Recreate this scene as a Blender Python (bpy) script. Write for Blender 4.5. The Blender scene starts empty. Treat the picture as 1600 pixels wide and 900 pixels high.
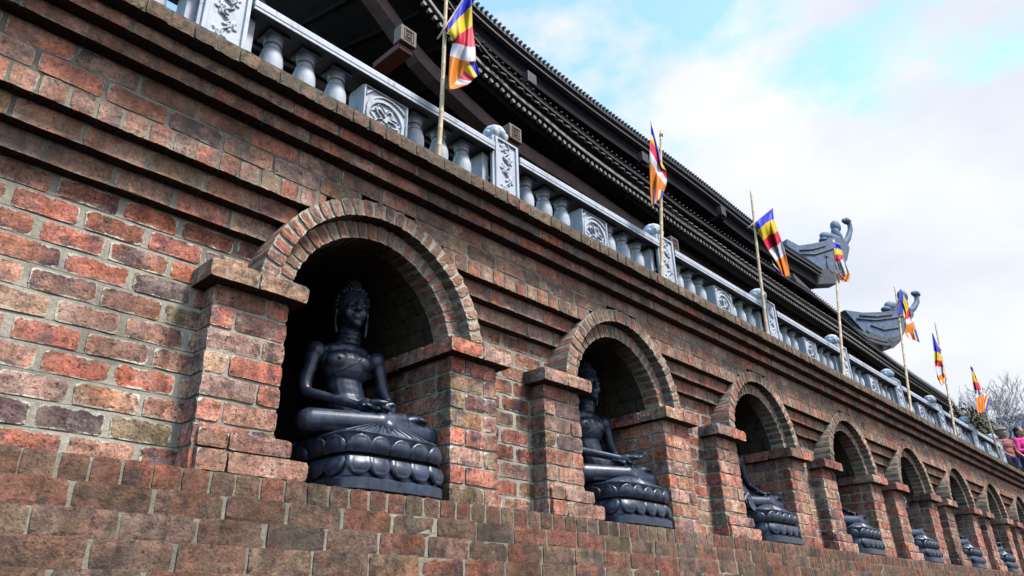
import bpy, bmesh, math, random
import numpy as np
from mathutils import Vector, Matrix, noise as mnoise
rng = random.Random(7)
nrg = np.random.default_rng(11)
scene = bpy.context.scene
COL = scene.collection
S = 2.8          # metres from the camera to the face of the niche piers
EYE = 1.6
PI = math.pi

# ------------------------------------------------------------------ camera
YAW, PITCH, ROLL, FPX = 0.8275, 0.4288, -0.0281, 1152.98
def cam_axes():
    cy, sy, cp, sp = math.cos(YAW), math.sin(YAW), math.cos(PITCH), math.sin(PITCH)
    f = Vector((sy*cp, cy*cp, sp)); rt = Vector((cy, -sy, 0)); up = rt.cross(f)
    return rt*math.cos(ROLL)+up*math.sin(ROLL), -rt*math.sin(ROLL)+up*math.cos(ROLL), f
CR, CU, CF = cam_axes()
cam_d = bpy.data.cameras.new('camera')
cam = bpy.data.objects.new('camera', cam_d); COL.objects.link(cam)
cam_d.sensor_width = 36; cam_d.lens = FPX/1600*36
cam_d.clip_start = 0.05; cam_d.clip_end = 5000
m = Matrix((CR, CU, -CF)).transposed().to_4x4(); m.translation = (0, 0, EYE)
cam.matrix_world = m
scene.camera = cam

# ------------------------------------------------------------------ sky, sun, exposure
SUN = Vector((0.22, -0.55, 0.95)).normalized()
SUN_EL = math.asin(SUN.z); SUN_ROT = math.atan2(SUN.x, SUN.y)
world = bpy.data.worlds.new('World'); scene.world = world; world.use_nodes = True
nt = world.node_tree; N = nt.nodes; Lk = nt.links
for n in list(N): N.remove(n)
wo = N.new('ShaderNodeOutputWorld'); bg = N.new('ShaderNodeBackground'); bg.inputs[1].default_value = 0.115
sky = N.new('ShaderNodeTexSky'); sky.sky_type = 'NISHITA'; sky.sun_disc = False
sky.sun_elevation = SUN_EL; sky.sun_rotation = SUN_ROT; sky.air_density = 1.0; sky.dust_density = 0.6; sky.ozone_density = 1.5
tc = N.new('ShaderNodeTexCoord')
mp = N.new('ShaderNodeMapping'); mp.inputs['Scale'].default_value = (1.0, 1.0, 1.9); mp.inputs['Location'].default_value = (3.1, 0.7, 0.4)
Lk.new(tc.outputs['Generated'], mp.inputs['Vector'])
cn = N.new('ShaderNodeTexNoise'); cn.inputs['Scale'].default_value = 3.3; cn.inputs['Detail'].default_value = 9; cn.inputs['Roughness'].default_value = 0.55
Lk.new(mp.outputs[0], cn.inputs['Vector'])
# thinner cloud towards the zenith on the left of the view
dt = N.new('ShaderNodeVectorMath'); dt.operation = 'DOT_PRODUCT'; dt.inputs[1].default_value = (-0.62, 0.55, 0.75)
Lk.new(tc.outputs['Generated'], dt.inputs[0])
ma = N.new('ShaderNodeMath'); ma.operation = 'MULTIPLY_ADD'; ma.inputs[1].default_value = -0.38; ma.inputs[2].default_value = 0.10
Lk.new(dt.outputs['Value'], ma.inputs[0])
ad = N.new('ShaderNodeMath'); ad.operation = 'ADD'; Lk.new(ma.outputs[0], ad.inputs[0]); Lk.new(cn.outputs['Fac'], ad.inputs[1])
cr = N.new('ShaderNodeValToRGB'); cr.color_ramp.elements[0].position = 0.44; cr.color_ramp.elements[1].position = 0.56
cr.color_ramp.elements[0].color = (0.12,)*3+(1,); cr.color_ramp.elements[1].color = (1,)*3+(1,)
Lk.new(ad.outputs[0], cr.inputs[0])
cn2 = N.new('ShaderNodeTexNoise'); cn2.inputs['Scale'].default_value = 3.4; cn2.inputs['Detail'].default_value = 5
Lk.new(mp.outputs[0], cn2.inputs['Vector'])
cc = N.new('ShaderNodeValToRGB'); cc.color_ramp.elements[0].position = 0.35; cc.color_ramp.elements[1].position = 0.68
cc.color_ramp.elements[0].color = (3.7, 4.0, 4.6, 1); cc.color_ramp.elements[1].color = (4.85, 5.0, 5.2, 1)
Lk.new(cn2.outputs['Fac'], cc.inputs[0])
skm = N.new('ShaderNodeMix'); skm.data_type = 'RGBA'; skm.blend_type = 'MULTIPLY'; skm.inputs[0].default_value = 1
skm.inputs[7].default_value = (1.85, 2.25, 2.15, 1); Lk.new(sky.outputs[0], skm.inputs[6])
mx = N.new('ShaderNodeMix'); mx.data_type = 'RGBA'
Lk.new(cr.outputs[0], mx.inputs[0]); Lk.new(skm.outputs[2], mx.inputs[6]); Lk.new(cc.outputs[0], mx.inputs[7])
Lk.new(mx.outputs[2], bg.inputs[0]); Lk.new(bg.outputs[0], wo.inputs[0])
sl = bpy.data.lights.new('sun', 'SUN'); sl.energy = 2.9; sl.angle = math.radians(12); sl.color = (1, 0.96, 0.9)
so = bpy.data.objects.new('sun', sl); COL.objects.link(so); so.rotation_euler = SUN.to_track_quat('Z', 'Y').to_euler(); so.location = (-8, -12, 20)
vs = scene.view_settings; vs.view_transform = 'Standard'; vs.look = 'None'; vs.exposure = 0.84; vs.gamma = 1; vs.use_curve_mapping = False
scene.cycles.use_denoising = True
scene.cycles.max_bounces = 5; scene.cycles.diffuse_bounces = 0; scene.cycles.glossy_bounces = 2

# ------------------------------------------------------------------ helpers
def V(x, y, z): return (x*S, y*S, z*S+EYE)
def P(u, v, y=None, x=None, z=None):
    d = CF+CR*((u-800)/FPX)+CU*((450-v)/FPX)
    t = (y/d.y) if y is not None else ((x/d.x) if x is not None else z/d.z)
    d = d*(t*S); return Vector((d.x, d.y, d.z+EYE))
def PU(u, v, **k):      # the same in wall units
    p = P(u, v, **k); return p.x/S, p.y/S, (p.z-EYE)/S

class MB:
    """collects faces for ONE mesh object"""
    def __init__(s): s.v = []; s.f = []; s.mi = []; s.at = {}
    def add(s, vs, fs, mi=0):
        o = len(s.v); s.v.extend([tuple(p) for p in vs]); s.f.extend([tuple(i+o for i in f) for f in fs]); s.mi.extend([mi]*len(fs)); return o
    def box(s, x0, x1, y0, y1, z0, z1, mi=0):
        s.add([(x, y, z) for z in (z0, z1) for y in (y0, y1) for x in (x0, x1)],
              [(0, 2, 3, 1), (4, 5, 7, 6), (0, 1, 5, 4), (2, 6, 7, 3), (0, 4, 6, 2), (1, 3, 7, 5)], mi)
    def bbox(s, x0, x1, y0, y1, z0, z1, b=0.01, mi=0):
        bm = bmesh.new(); bmesh.ops.create_cube(bm, size=1)
        for v in bm.verts: v.co = Vector(((x0+x1)/2+v.co.x*(x1-x0), (y0+y1)/2+v.co.y*(y1-y0), (z0+z1)/2+v.co.z*(z1-z0)))
        bmesh.ops.bevel(bm, geom=bm.edges[:], offset=b, segments=2, profile=0.5, affect='EDGES')
        s.bm(bm, mi)
    def bm(s, bm, mi=0):
        bm.verts.index_update(); s.add([v.co[:] for v in bm.verts], [[v.index for v in f.verts] for f in bm.faces], mi); bm.free()
    def tube(s, pts, rad, n=10, mi=0, cap=True):
        pts = [Vector(p) for p in pts]
        if not hasattr(rad, '__len__'): rad = [rad]*len(pts)
        up = None; base = len(s.v); vs = []; fs = []
        for i, p in enumerate(pts):
            t = (pts[min(i+1, len(pts)-1)]-pts[max(i-1, 0)]).normalized()
            if up is None:
                up = Vector((0, 0, 1)) if abs(t.z) < 0.9 else Vector((1, 0, 0))
            a = t.cross(up)
            if a.length < 1e-5: a = t.orthogonal()
            a.normalize(); b = t.cross(a).normalized(); up = -b if False else a.cross(t).normalized()
            for k in range(n):
                q = 2*PI*k/n; vs.append(p+(a*math.cos(q)+b*math.sin(q))*rad[i])
        for i in range(len(pts)-1):
            for k in range(n): fs.append((i*n+k, i*n+(k+1) % n, (i+1)*n+(k+1) % n, (i+1)*n+k))
        if cap: fs.append(tuple(range(n-1, -1, -1))); fs.append(tuple((len(pts)-1)*n+k for k in range(n)))
        s.add(vs, fs, mi)
    def lathe(s, prof, n=20, c=(0, 0), mi=0, sq=None):
        vs = []; fs = []
        for r, z in prof:
            for k in range(n):
                q = 2*PI*k/n; vs.append((c[0]+r*math.cos(q), c[1]+r*math.sin(q), z))
        for i in range(len(prof)-1):
            for k in range(n): fs.append((i*n+k, i*n+(k+1) % n, (i+1)*n+(k+1) % n, (i+1)*n+k))
        fs.append(tuple(range(n-1, -1, -1))); fs.append(tuple((len(prof)-1)*n+k for k in range(n)))
        s.add(vs, fs, mi)
    def ell(s, c, r, rot=None, seg=16, mi=0):
        bm = bmesh.new(); bmesh.ops.create_uvsphere(bm, u_segments=seg, v_segments=max(6, seg*2//3), radius=1)
        M = Matrix.Translation(c) @ (rot.to_4x4() if rot is not None else Matrix()) @ Matrix.Diagonal((*(r if hasattr(r, '__len__') else (r, r, r)), 1))
        bmesh.ops.transform(bm, matrix=M, verts=bm.verts); s.bm(bm, mi)
    def cap(s, a, b, ra, rb, n=14, mi=0):
        a = Vector(a); b = Vector(b); d = b-a; L = d.length; d.normalize()
        pts = []; rr = []
        for q in (0, 25, 50, 70): pts.append(a-d*ra*math.cos(math.radians(q))); rr.append(max(1e-4, ra*math.sin(math.radians(q))))
        pts.append(a); rr.append(ra); pts.append(b); rr.append(rb)
        for q in (70, 50, 25, 0): pts.append(b+d*rb*math.cos(math.radians(q))); rr.append(max(1e-4, rb*math.sin(math.radians(q))))
        s.tube(pts, rr, n, mi)
    def grid(s, pts, nu, nv, mi=0, close=False):
        fs = [(j*nu+i, j*nu+i+1, (j+1)*nu+i+1, (j+1)*nu+i) for j in range(nv-1) for i in range(nu-1)]
        s.add(pts, fs, mi)

def root_loc(o):
    p = Vector((0, 0, 0))
    while o is not None: p += Vector(o.location); o = o.parent
    return p
def link(name, me, mats, parent):
    o = bpy.data.objects.new(name, me); COL.objects.link(o)
    for mm in (mats if isinstance(mats, (list, tuple)) else [mats]): me.materials.append(mm)
    if parent is not None: o.parent = parent
    return o
def build(mb, name, mats, parent=None, world=True, smooth=False, angle=None):
    me = bpy.data.meshes.new(name)
    off = root_loc(parent) if (parent is not None and world) else Vector((0, 0, 0))
    me.from_pydata([(p[0]-off.x, p[1]-off.y, p[2]-off.z) for p in mb.v], [], mb.f)
    me.polygons.foreach_set('material_index', mb.mi)
    if smooth: me.polygons.foreach_set('use_smooth', [True]*len(mb.f))
    me.update()
    if angle: me.set_sharp_from_angle(angle=math.radians(angle))
    return link(name, me, mats, parent)
def tag(o, label=None, cat=None, group=None, kind=None):
    if label: o['label'] = label
    if cat: o['category'] = cat
    if group: o['group'] = group
    if kind: o['kind'] = kind
    return o
def empty(name, loc, label, cat, group=None):
    o = bpy.data.objects.new(name, None); COL.objects.link(o); o.location = loc; o.empty_display_size = 0.2
    return tag(o, label, cat, group)
def kids(o): return [c for c in bpy.data.objects if c.parent is o]
def dup(o, parent=None, label=None, loc=None):
    c = o.copy(); COL.objects.link(c); c.parent = parent
    if loc is not None: c.location = loc
    if label: c['label'] = label
    for ch in kids(o): dup(ch, c)
    return c

# ------------------------------------------------------------------ materials
def newmat(name):
    mt = bpy.data.materials.new(name); mt.use_nodes = True
    n = mt.node_tree.nodes; b = n['Principled BSDF']; return mt, mt.node_tree, b
def noise_n(t, scale, detail=4, rough=0.55, w=None, vec=None, dist=0):
    n = t.nodes.new('ShaderNodeTexNoise'); n.inputs['Scale'].default_value = scale; n.inputs['Detail'].default_value = detail
    n.inputs['Roughness'].default_value = rough; n.inputs['Distortion'].default_value = dist
    if w is not None: n.noise_dimensions = '4D'; t.links.new(w, n.inputs['W'])
    if vec is not None: t.links.new(vec, n.inputs['Vector'])
    return n.outputs['Fac']
def ramp(t, fac, stops, interp='LINEAR'):
    r = t.nodes.new('ShaderNodeValToRGB'); r.color_ramp.interpolation = interp
    e = r.color_ramp.elements
    while len(e) < len(stops): e.new(0.5)
    for el, (p, c) in zip(e, stops):
        el.position = p; el.color = (c if hasattr(c, '__len__') else (c, c, c)) + (1,) if not hasattr(c, '__len__') or len(c) == 3 else c
    t.links.new(fac, r.inputs[0]); return r.outputs[0]
def mixc(t, fac, a, b, mode='MIX'):
    n = t.nodes.new('ShaderNodeMix'); n.data_type = 'RGBA'; n.blend_type = mode
    for sock, val in ((n.inputs[0], fac), (n.inputs[6], a), (n.inputs[7], b)):
        if isinstance(val, (int, float)): sock.default_value = val
        elif hasattr(val, '__len__'): sock.default_value = tuple(val)+((1,) if len(val) == 3 else ())
        else: t.links.new(val, sock)
    return n.outputs[2]
def mth(t, op, a, b=None, c=None, clamp=False):
    n = t.nodes.new('ShaderNodeMath'); n.operation = op; n.use_clamp = clamp
    for i, val in enumerate((a, b, c)):
        if val is None: continue
        if isinstance(val, (int, float)): n.inputs[i].default_value = val
        else: t.links.new(val, n.inputs[i])
    return n.outputs[0]
def attr(t, name):
    n = t.nodes.new('ShaderNodeAttribute'); n.attribute_name = name; return n.outputs['Fac']
def objco(t):
    n = t.nodes.new('ShaderNodeTexCoord'); return n.outputs['Object']
def bump(t, b, h, strength=0.5, dist=0.01):
    n = t.nodes.new('ShaderNodeBump'); n.inputs['Strength'].default_value = strength; n.inputs['Distance'].default_value = dist
    t.links.new(h, n.inputs['Height']); t.links.new(n.outputs[0], b.inputs['Normal'])

RED = [(0.0, (0.30, 0.085, 0.055)), (0.11, (0.165, 0.078, 0.058)), (0.20, (0.34, 0.110, 0.075)), (0.30, (0.215, 0.105, 0.072)),
       (0.40, (0.080, 0.055, 0.058)), (0.46, (0.32, 0.160, 0.115)), (0.58, (0.185, 0.070, 0.047)), (0.68, (0.29, 0.175, 0.115)),
       (0.78, (0.31, 0.090, 0.064)), (0.86, (0.24, 0.145, 0.120)), (0.93, (0.165, 0.115, 0.070))]
MORTAR = (0.45, 0.41, 0.33)
def brick_mat(name, dark=1.0, moss=0.0, smear=0.42, mort=MORTAR, desat=0.0, pale=0.5):
    mt, t, b = newmat(name); co = objco(t)
    rnd = attr(t, 'rnd'); edge = attr(t, 'edge')
    w = mth(t, 'MULTIPLY', rnd, 57.0)
    base = ramp(t, rnd, RED, 'CONSTANT')
    # fire-flashed dark hearts and pale bloom, different on each brick
    n1 = noise_n(t, 7.5, 3, 0.55, w, co, 0.3)
    base = mixc(t, mth(t, 'MULTIPLY', ramp(t, n1, [(0.53, 0.0), (0.62, 1.0)]), 0.80), base, (0.050, 0.038, 0.050))
    n2 = noise_n(t, 9, 5, 0.65, mth(t, 'ADD', w, 13.0), co)
    base = mixc(t, mth(t, 'MULTIPLY', ramp(t, n2, [(0.50, 0.0), (0.72, 1.0)]), pale), base, (0.40, 0.29, 0.235))
    n2b = noise_n(t, 5, 4, 0.6, mth(t, 'ADD', w, 31.0), co)
    base = mixc(t, mth(t, 'MULTIPLY', ramp(t, n2b, [(0.50, 0.0), (0.68, 1.0)]), 0.55), base, (0.33, 0.10, 0.045))
    n3 = noise_n(t, 95, 4, 0.7, None, co)
    base = mixc(t, 1.0, base, ramp(t, n3, [(0.32, 0.35), (0.45, 0.94), (0.56, 1.06), (0.68, 1.6)]), 'MULTIPLY')
    n3b = noise_n(t, 26, 5, 0.7, None, co)
    base = mixc(t, 1.0, base, ramp(t, n3b, [(0.36, 0.48), (0.50, 1.02), (0.64, 1.40)]), 'MULTIPLY')
    # mortar smeared over the arrises
    smn = noise_n(t, 15, 7, 0.72, None, co)
    sm = mth(t, 'ADD', mth(t, 'MULTIPLY', edge, 1.15), mth(t, 'MULTIPLY', mth(t, 'SUBTRACT', smn, 0.5), 4.4))
    sm = ramp(t, mth(t, 'ADD', mth(t, 'MULTIPLY', sm, 0.25), 0.5), [(0.5+0.25*(smear-0.07), 1.0), (0.5+0.25*(smear+0.07), 0.0)])
    nm = noise_n(t, 60, 4, 0.6, None, co)
    mcol = mixc(t, nm, tuple(c*0.55 for c in mort), tuple(min(1, c*1.3) for c in mort))
    base = mixc(t, sm, base, mcol)
    base = mixc(t, mth(t, 'MULTIPLY', ramp(t, noise_n(t, 3.2, 5, 0.6, None, co), [(0.45, 0.0), (0.68, 1.0)]), 0.30), base, (0.36, 0.23, 0.16))
    # wall-scale staining
    ns = noise_n(t, 1.5, 5, 0.6, None, co)
    base = mixc(t, 1.0, base, ramp(t, ns, [(0.35, 0.55*dark), (0.50, 0.95*dark), (0.64, 1.22*dark)]), 'MULTIPLY')
    if moss > 0:
        nmo = noise_n(t, 13, 6, 0.75, None, co)
        base = mixc(t, mth(t, 'MULTIPLY', ramp(t, nmo, [(0.44, 0.0), (0.56, 1.0)]), moss), base, (0.075, 0.078, 0.040))
        nbl = noise_n(t, 22, 6, 0.8, mth(t, 'ADD', w, 3.0), co)
        base = mixc(t, mth(t, 'MULTIPLY', ramp(t, nbl, [(0.50, 0.0), (0.58, 1.0)]), moss*1.1), base, (0.022, 0.018, 0.014))
    smp = t.nodes.new('ShaderNodeMapping'); smp.inputs['Scale'].default_value = (1, 1, 0.14); t.links.new(co, smp.inputs['Vector'])
    nst = noise_n(t, 11, 5, 0.7, None, smp.outputs[0])
    base = mixc(t, 1.0, base, ramp(t, nst, [(0.36, 0.62), (0.50, 1.0), (0.66, 1.22)]), 'MULTIPLY')
    npit = noise_n(t, 48, 4, 0.85, None, co)
    base = mixc(t, ramp(t, npit, [(0.57, 0.0), (0.62, 0.85)]), base, (0.03, 0.022, 0.02))
    if desat > 0: base = mixc(t, desat, base, (0.25, 0.185, 0.135))
    t.links.new(base, b.inputs['Base Color'])
    b.inputs['Roughness'].default_value = 0.86; b.inputs['Specular IOR Level'].default_value = 0.3
    h = mth(t, 'ADD', mth(t, 'MULTIPLY', n3, 0.6), mth(t, 'MULTIPLY', n3b, 0.9))
    bump(t, b, h, 0.95, 0.007)
    return mt
def mortar_mat(name, c):
    mt, t, b = newmat(name); co = objco(t)
    n = noise_n(t, 55, 5, 0.7, None, co); n2 = noise_n(t, 2.2, 4, 0.6, None, co)
    col = mixc(t, n, tuple(k*0.5 for k in c), tuple(min(1, k*1.35) for k in c))
    col = mixc(t, 1.0, col, ramp(t, n2, [(0.35, 0.55), (0.65, 1.15)]), 'MULTIPLY')
    t.links.new(col, b.inputs['Base Color']); b.inputs['Roughness'].default_value = 0.95
    bump(t, b, n, 0.9, 0.006); return mt
def plain(name, c, rough=0.7, var=0.35, scale=12, bmp=0.3, metal=0, c2=None, spec=0.5, bscale=None):
    mt, t, b = newmat(name); co = objco(t)
    n = noise_n(t, scale, 5, 0.62, None, co)
    a = tuple(k*(1-var) for k in c); d = c2 if c2 else tuple(min(1, k*(1+var)) for k in c)
    col = mixc(t, ramp(t, n, [(0.36, 0.0), (0.64, 1.0)]), a, d)
    t.links.new(col, b.inputs['Base Color']); b.inputs['Roughness'].default_value = rough; b.inputs['Metallic'].default_value = metal
    b.inputs['Specular IOR Level'].default_value = spec
    if bmp: bump(t, b, noise_n(t, bscale or scale*5, 4, 0.6, None, co), bmp, 0.004)
    return mt

M = {}
M['brick'] = brick_mat('red_brick', 1.80, 0.08, smear=0.12)
M['brick_pier'] = brick_mat('pier_brick', 1.75, 0.0, smear=-0.18, pale=0.6)
M['brick_band'] = brick_mat('corbel_brick', 2.25, 0.26, -0.05, (0.33, 0.30, 0.235), 0.26, 0.7)
M['brick_arch'] = brick_mat('arch_brick', 1.95, 0.12, 0.15, (0.47, 0.41, 0.32), 0.28, 0.8)
M['brick_ledge'] = brick_mat('ledge_brick', 1.0, 0.42, -0.40, (0.24, 0.225, 0.16), 0.08, 0.35)
M['brick_coping'] = brick_mat('coping_brick', 1.20, 0.90, -0.2, (0.24, 0.22, 0.16), 0.30, 0.4)
M['brick_inner'] = brick_mat('shaded_niche_brick', 0.42, 0.35, -0.2, (0.17, 0.16, 0.115), 0.1, 0.2)  # niche brick with the shade of the recess put into its colour
M['brick_vault'] = brick_mat('shaded_vault_brick', 0.07, 0.5, -0.2, (0.10, 0.095, 0.065), 0.2, 0.1)  # vault shade painted in: brick colour taken down almost to black
M['mortar'] = mortar_mat('mortar', (0.50, 0.45, 0.36))
M['mortar_band'] = mortar_mat('band_mortar', (0.33, 0.30, 0.235))
M['mortar_dark'] = mortar_mat('old_mortar', (0.17, 0.155, 0.11))
M['mortar_ledge'] = mortar_mat('ledge_mortar', (0.36, 0.33, 0.25))
M['niche_shade'] = plain('niche_shade_render', (0.004, 0.0036, 0.0034), 0.95, 0.4, 6)  # near-black colour paints the deep shade inside the niches
M['paving'] = plain('paving', (0.24, 0.22, 0.19), 0.85, 0.25, 3)
M['ground'] = plain('ground_stone', (0.07, 0.065, 0.06), 0.9, 0.25, 1.5)

def stone_mat():
    mt, t, b = newmat('pale_granite'); co = objco(t)
    mpn = t.nodes.new('ShaderNodeMapping'); mpn.inputs['Scale'].default_value = (1, 1, 0.16); t.links.new(co, mpn.inputs['Vector'])
    gco = t.nodes.new('ShaderNodeNewGeometry').outputs['Position']
    n = noise_n(t, 140, 3, 0.7, None, co); n2 = noise_n(t, 3.7, 6, 0.65, None, gco); n3 = noise_n(t, 15, 6, 0.75, None, gco)
    n4 = noise_n(t, 30, 5, 0.7, None, mpn.outputs[0])
    col = mixc(t, n, (0.43, 0.46, 0.54), (0.66, 0.69, 0.77))
    col = mixc(t, ramp(t, n2, [(0.50, 0.0), (0.70, 0.6)]), col, (0.27, 0.29, 0.33))
    col = mixc(t, ramp(t, n4, [(0.52, 0.0), (0.68, 0.55)]), col, (0.24, 0.25, 0.27))
    col = mixc(t, ramp(t, n3, [(0.60, 0.0), (0.68, 0.75)]), col, (0.09, 0.085, 0.08))
    t.links.new(col, b.inputs['Base Color']); b.inputs['Roughness'].default_value = 0.62
    bump(t, b, n, 0.3, 0.003); return mt
M['granite'] = stone_mat()
def statue_mat():
    mt, t, b = newmat('black_stone'); co = objco(t)
    n = noise_n(t, 14, 7, 0.8, None, co)
    col = mixc(t, ramp(t, n, [(0.40, 0.0), (0.62, 1.0)]), (0.009, 0.014, 0.030), (0.038, 0.060, 0.110))
    t.links.new(col, b.inputs['Base Color'])
    t.links.new(ramp(t, n, [(0.35, 0.30), (0.7, 0.50)]), b.inputs['Roughness'])
    b.inputs['Specular IOR Level'].default_value = 0.7
    bump(t, b, noise_n(t, 60, 4, 0.6, None, co), 0.15, 0.003); return mt
M['statue'] = statue_mat()
M['wood'] = plain('dark_timber', (0.007, 0.0045, 0.004), 0.9, 0.4, 4, spec=0.12)
M['wood_blue'] = plain('upper_timber', (0.008, 0.007, 0.010), 0.8, 0.4, 4, spec=0.12)
M['beam'] = plain('weathered_beam', (0.105, 0.062, 0.058), 0.7, 0.3, 7)
M['block'] = plain('beam_end_paint', (0.17, 0.12, 0.10), 0.7, 0.25, 9)
M['block_red'] = plain('red_beam_side', (0.10, 0.025, 0.015), 0.7, 0.25, 9)
M['groove'] = plain('carved_groove', (0.02, 0.012, 0.010), 0.8, 0.2, 9)
M['tile'] = plain('roof_tile', (0.060, 0.060, 0.066), 0.55, 0.35, 16)
M['tile_edge'] = plain('glazed_tile_edge', (0.20, 0.18, 0.165), 0.5, 0.4, 20)
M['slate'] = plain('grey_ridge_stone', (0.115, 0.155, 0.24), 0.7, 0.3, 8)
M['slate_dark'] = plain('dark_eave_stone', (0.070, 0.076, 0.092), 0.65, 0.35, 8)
M['fascia'] = plain('fascia_board', (0.045, 0.038, 0.042), 0.5, 0.3, 5)
M['far_wall'] = plain('pale_wall', (0.35, 0.34, 0.33), 0.9, 0.15, 3)
M['bark'] = plain('twig_bark', (0.50, 0.42, 0.42), 0.9, 0.3, 20)
M['leaf_red'] = plain('dry_leaf', (0.26, 0.10, 0.08), 0.8, 0.3, 30, 0)
M['leaf'] = plain('shrub_leaf', (0.065, 0.060, 0.022), 0.75, 0.6, 2.5, 0, c2=(0.13, 0.10, 0.04))
def cloth(name, c):
    mt, t, b = newmat(name)
    b.inputs['Base Color'].default_value = c+(1,); b.inputs['Roughness'].default_value = 0.6
    n = noise_n(t, 60, 3, 0.6, None, objco(t)); bump(t, b, n, 0.25, 0.004)
    tr = t.nodes.new('ShaderNodeBsdfTranslucent'); tr.inputs[0].default_value = c+(1,)
    ms = t.nodes.new('ShaderNodeMixShader'); ms.inputs[0].default_value = 0.28
    out = t.nodes['Material Output']; t.links.new(b.outputs[0], ms.inputs[1]); t.links.new(tr.outputs[0], ms.inputs[2]); t.links.new(ms.outputs[0], out.inputs[0])
    return mt
FLAGC = [cloth('flag_blue', (0.015, 0.03, 0.72)), cloth('flag_yellow', (1.0, 0.68, 0.01)), cloth('flag_red', (0.88, 0.012, 0.07)),
         cloth('flag_white', (0.92, 0.86, 0.92)), cloth('flag_orange', (1.0, 0.27, 0.01))]
def bamboo_mat():
    mt, t, b = newmat('bamboo'); co = objco(t)
    sp = t.nodes.new('ShaderNodeSeparateXYZ'); t.links.new(co, sp.inputs[0])
    n = noise_n(t, 8, 4, 0.6, None, co)
    col = mixc(t, n, (0.46, 0.29, 0.15), (0.74, 0.56, 0.35))
    t.links.new(col, b.inputs['Base Color']); b.inputs['Roughness'].default_value = 0.55; return mt
M['bamboo'] = bamboo_mat()
M['pink'] = plain('pink_jersey', (0.80, 0.035, 0.24), 0.8, 0.12, 20)
M['coral'] = plain('coral_print', (0.50, 0.040, 0.035), 0.8, 0.5, 22, c2=(0.50, 0.20, 0.18))
M['navy'] = plain('navy_cloth', (0.02, 0.025, 0.09), 0.8, 0.2, 20)
M['hair'] = plain('black_hair', (0.012, 0.009, 0.008), 0.5, 0.3, 40)
M['skin'] = plain('skin', (0.42, 0.24, 0.17), 0.55, 0.08, 10, 0)
M['knit'] = plain('knit_hat', (0.50, 0.10, 0.08), 0.9, 0.5, 60, c2=(0.6, 0.45, 0.42))

# ------------------------------------------------------------------ bricks
def lattice(xs, ys, zs):
    idx = {}; P0 = []; F = []
    def gid(i, j, k):
        key = (i, j, k)
        if key not in idx: idx[key] = len(P0); P0.append((xs[i], ys[j], zs[k]))
        return idx[key]
    nx, ny, nz = len(xs)-1, len(ys)-1, len(zs)-1
    for i in range(nx):
        for j in range(ny):
            F.append((gid(i, j, 0), gid(i, j+1, 0), gid(i+1, j+1, 0), gid(i+1, j, 0))); F.append((gid(i, j, nz), gid(i+1, j, nz), gid(i+1, j+1, nz), gid(i, j+1, nz)))
    for i in range(nx):
        for k in range(nz):
            F.append((gid(i, 0, k), gid(i+1, 0, k), gid(i+1, 0, k+1), gid(i, 0, k+1))); F.append((gid(i, ny, k), gid(i, ny, k+1), gid(i+1, ny, k+1), gid(i+1, ny, k)))
    for j in range(ny):
        for k in range(nz):
            F.append((gid(0, j, k), gid(0, j, k+1), gid(0, j+1, k+1), gid(0, j+1, k))); F.append((gid(nx, j, k), gid(nx, j+1, k), gid(nx, j+1, k+1), gid(nx, j, k+1)))
    return np.array(P0, float), np.array(F, int)
LF = lattice([-2, -1, -.33, .33, 1, 2], [-2, -1, 1, 2], [-2, -1, 0, 1, 2])
LC = lattice([-2, -1, 1, 2], [-2, -1, 1, 2], [-2, -1, 1, 2])
EDG = 0.020
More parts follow.
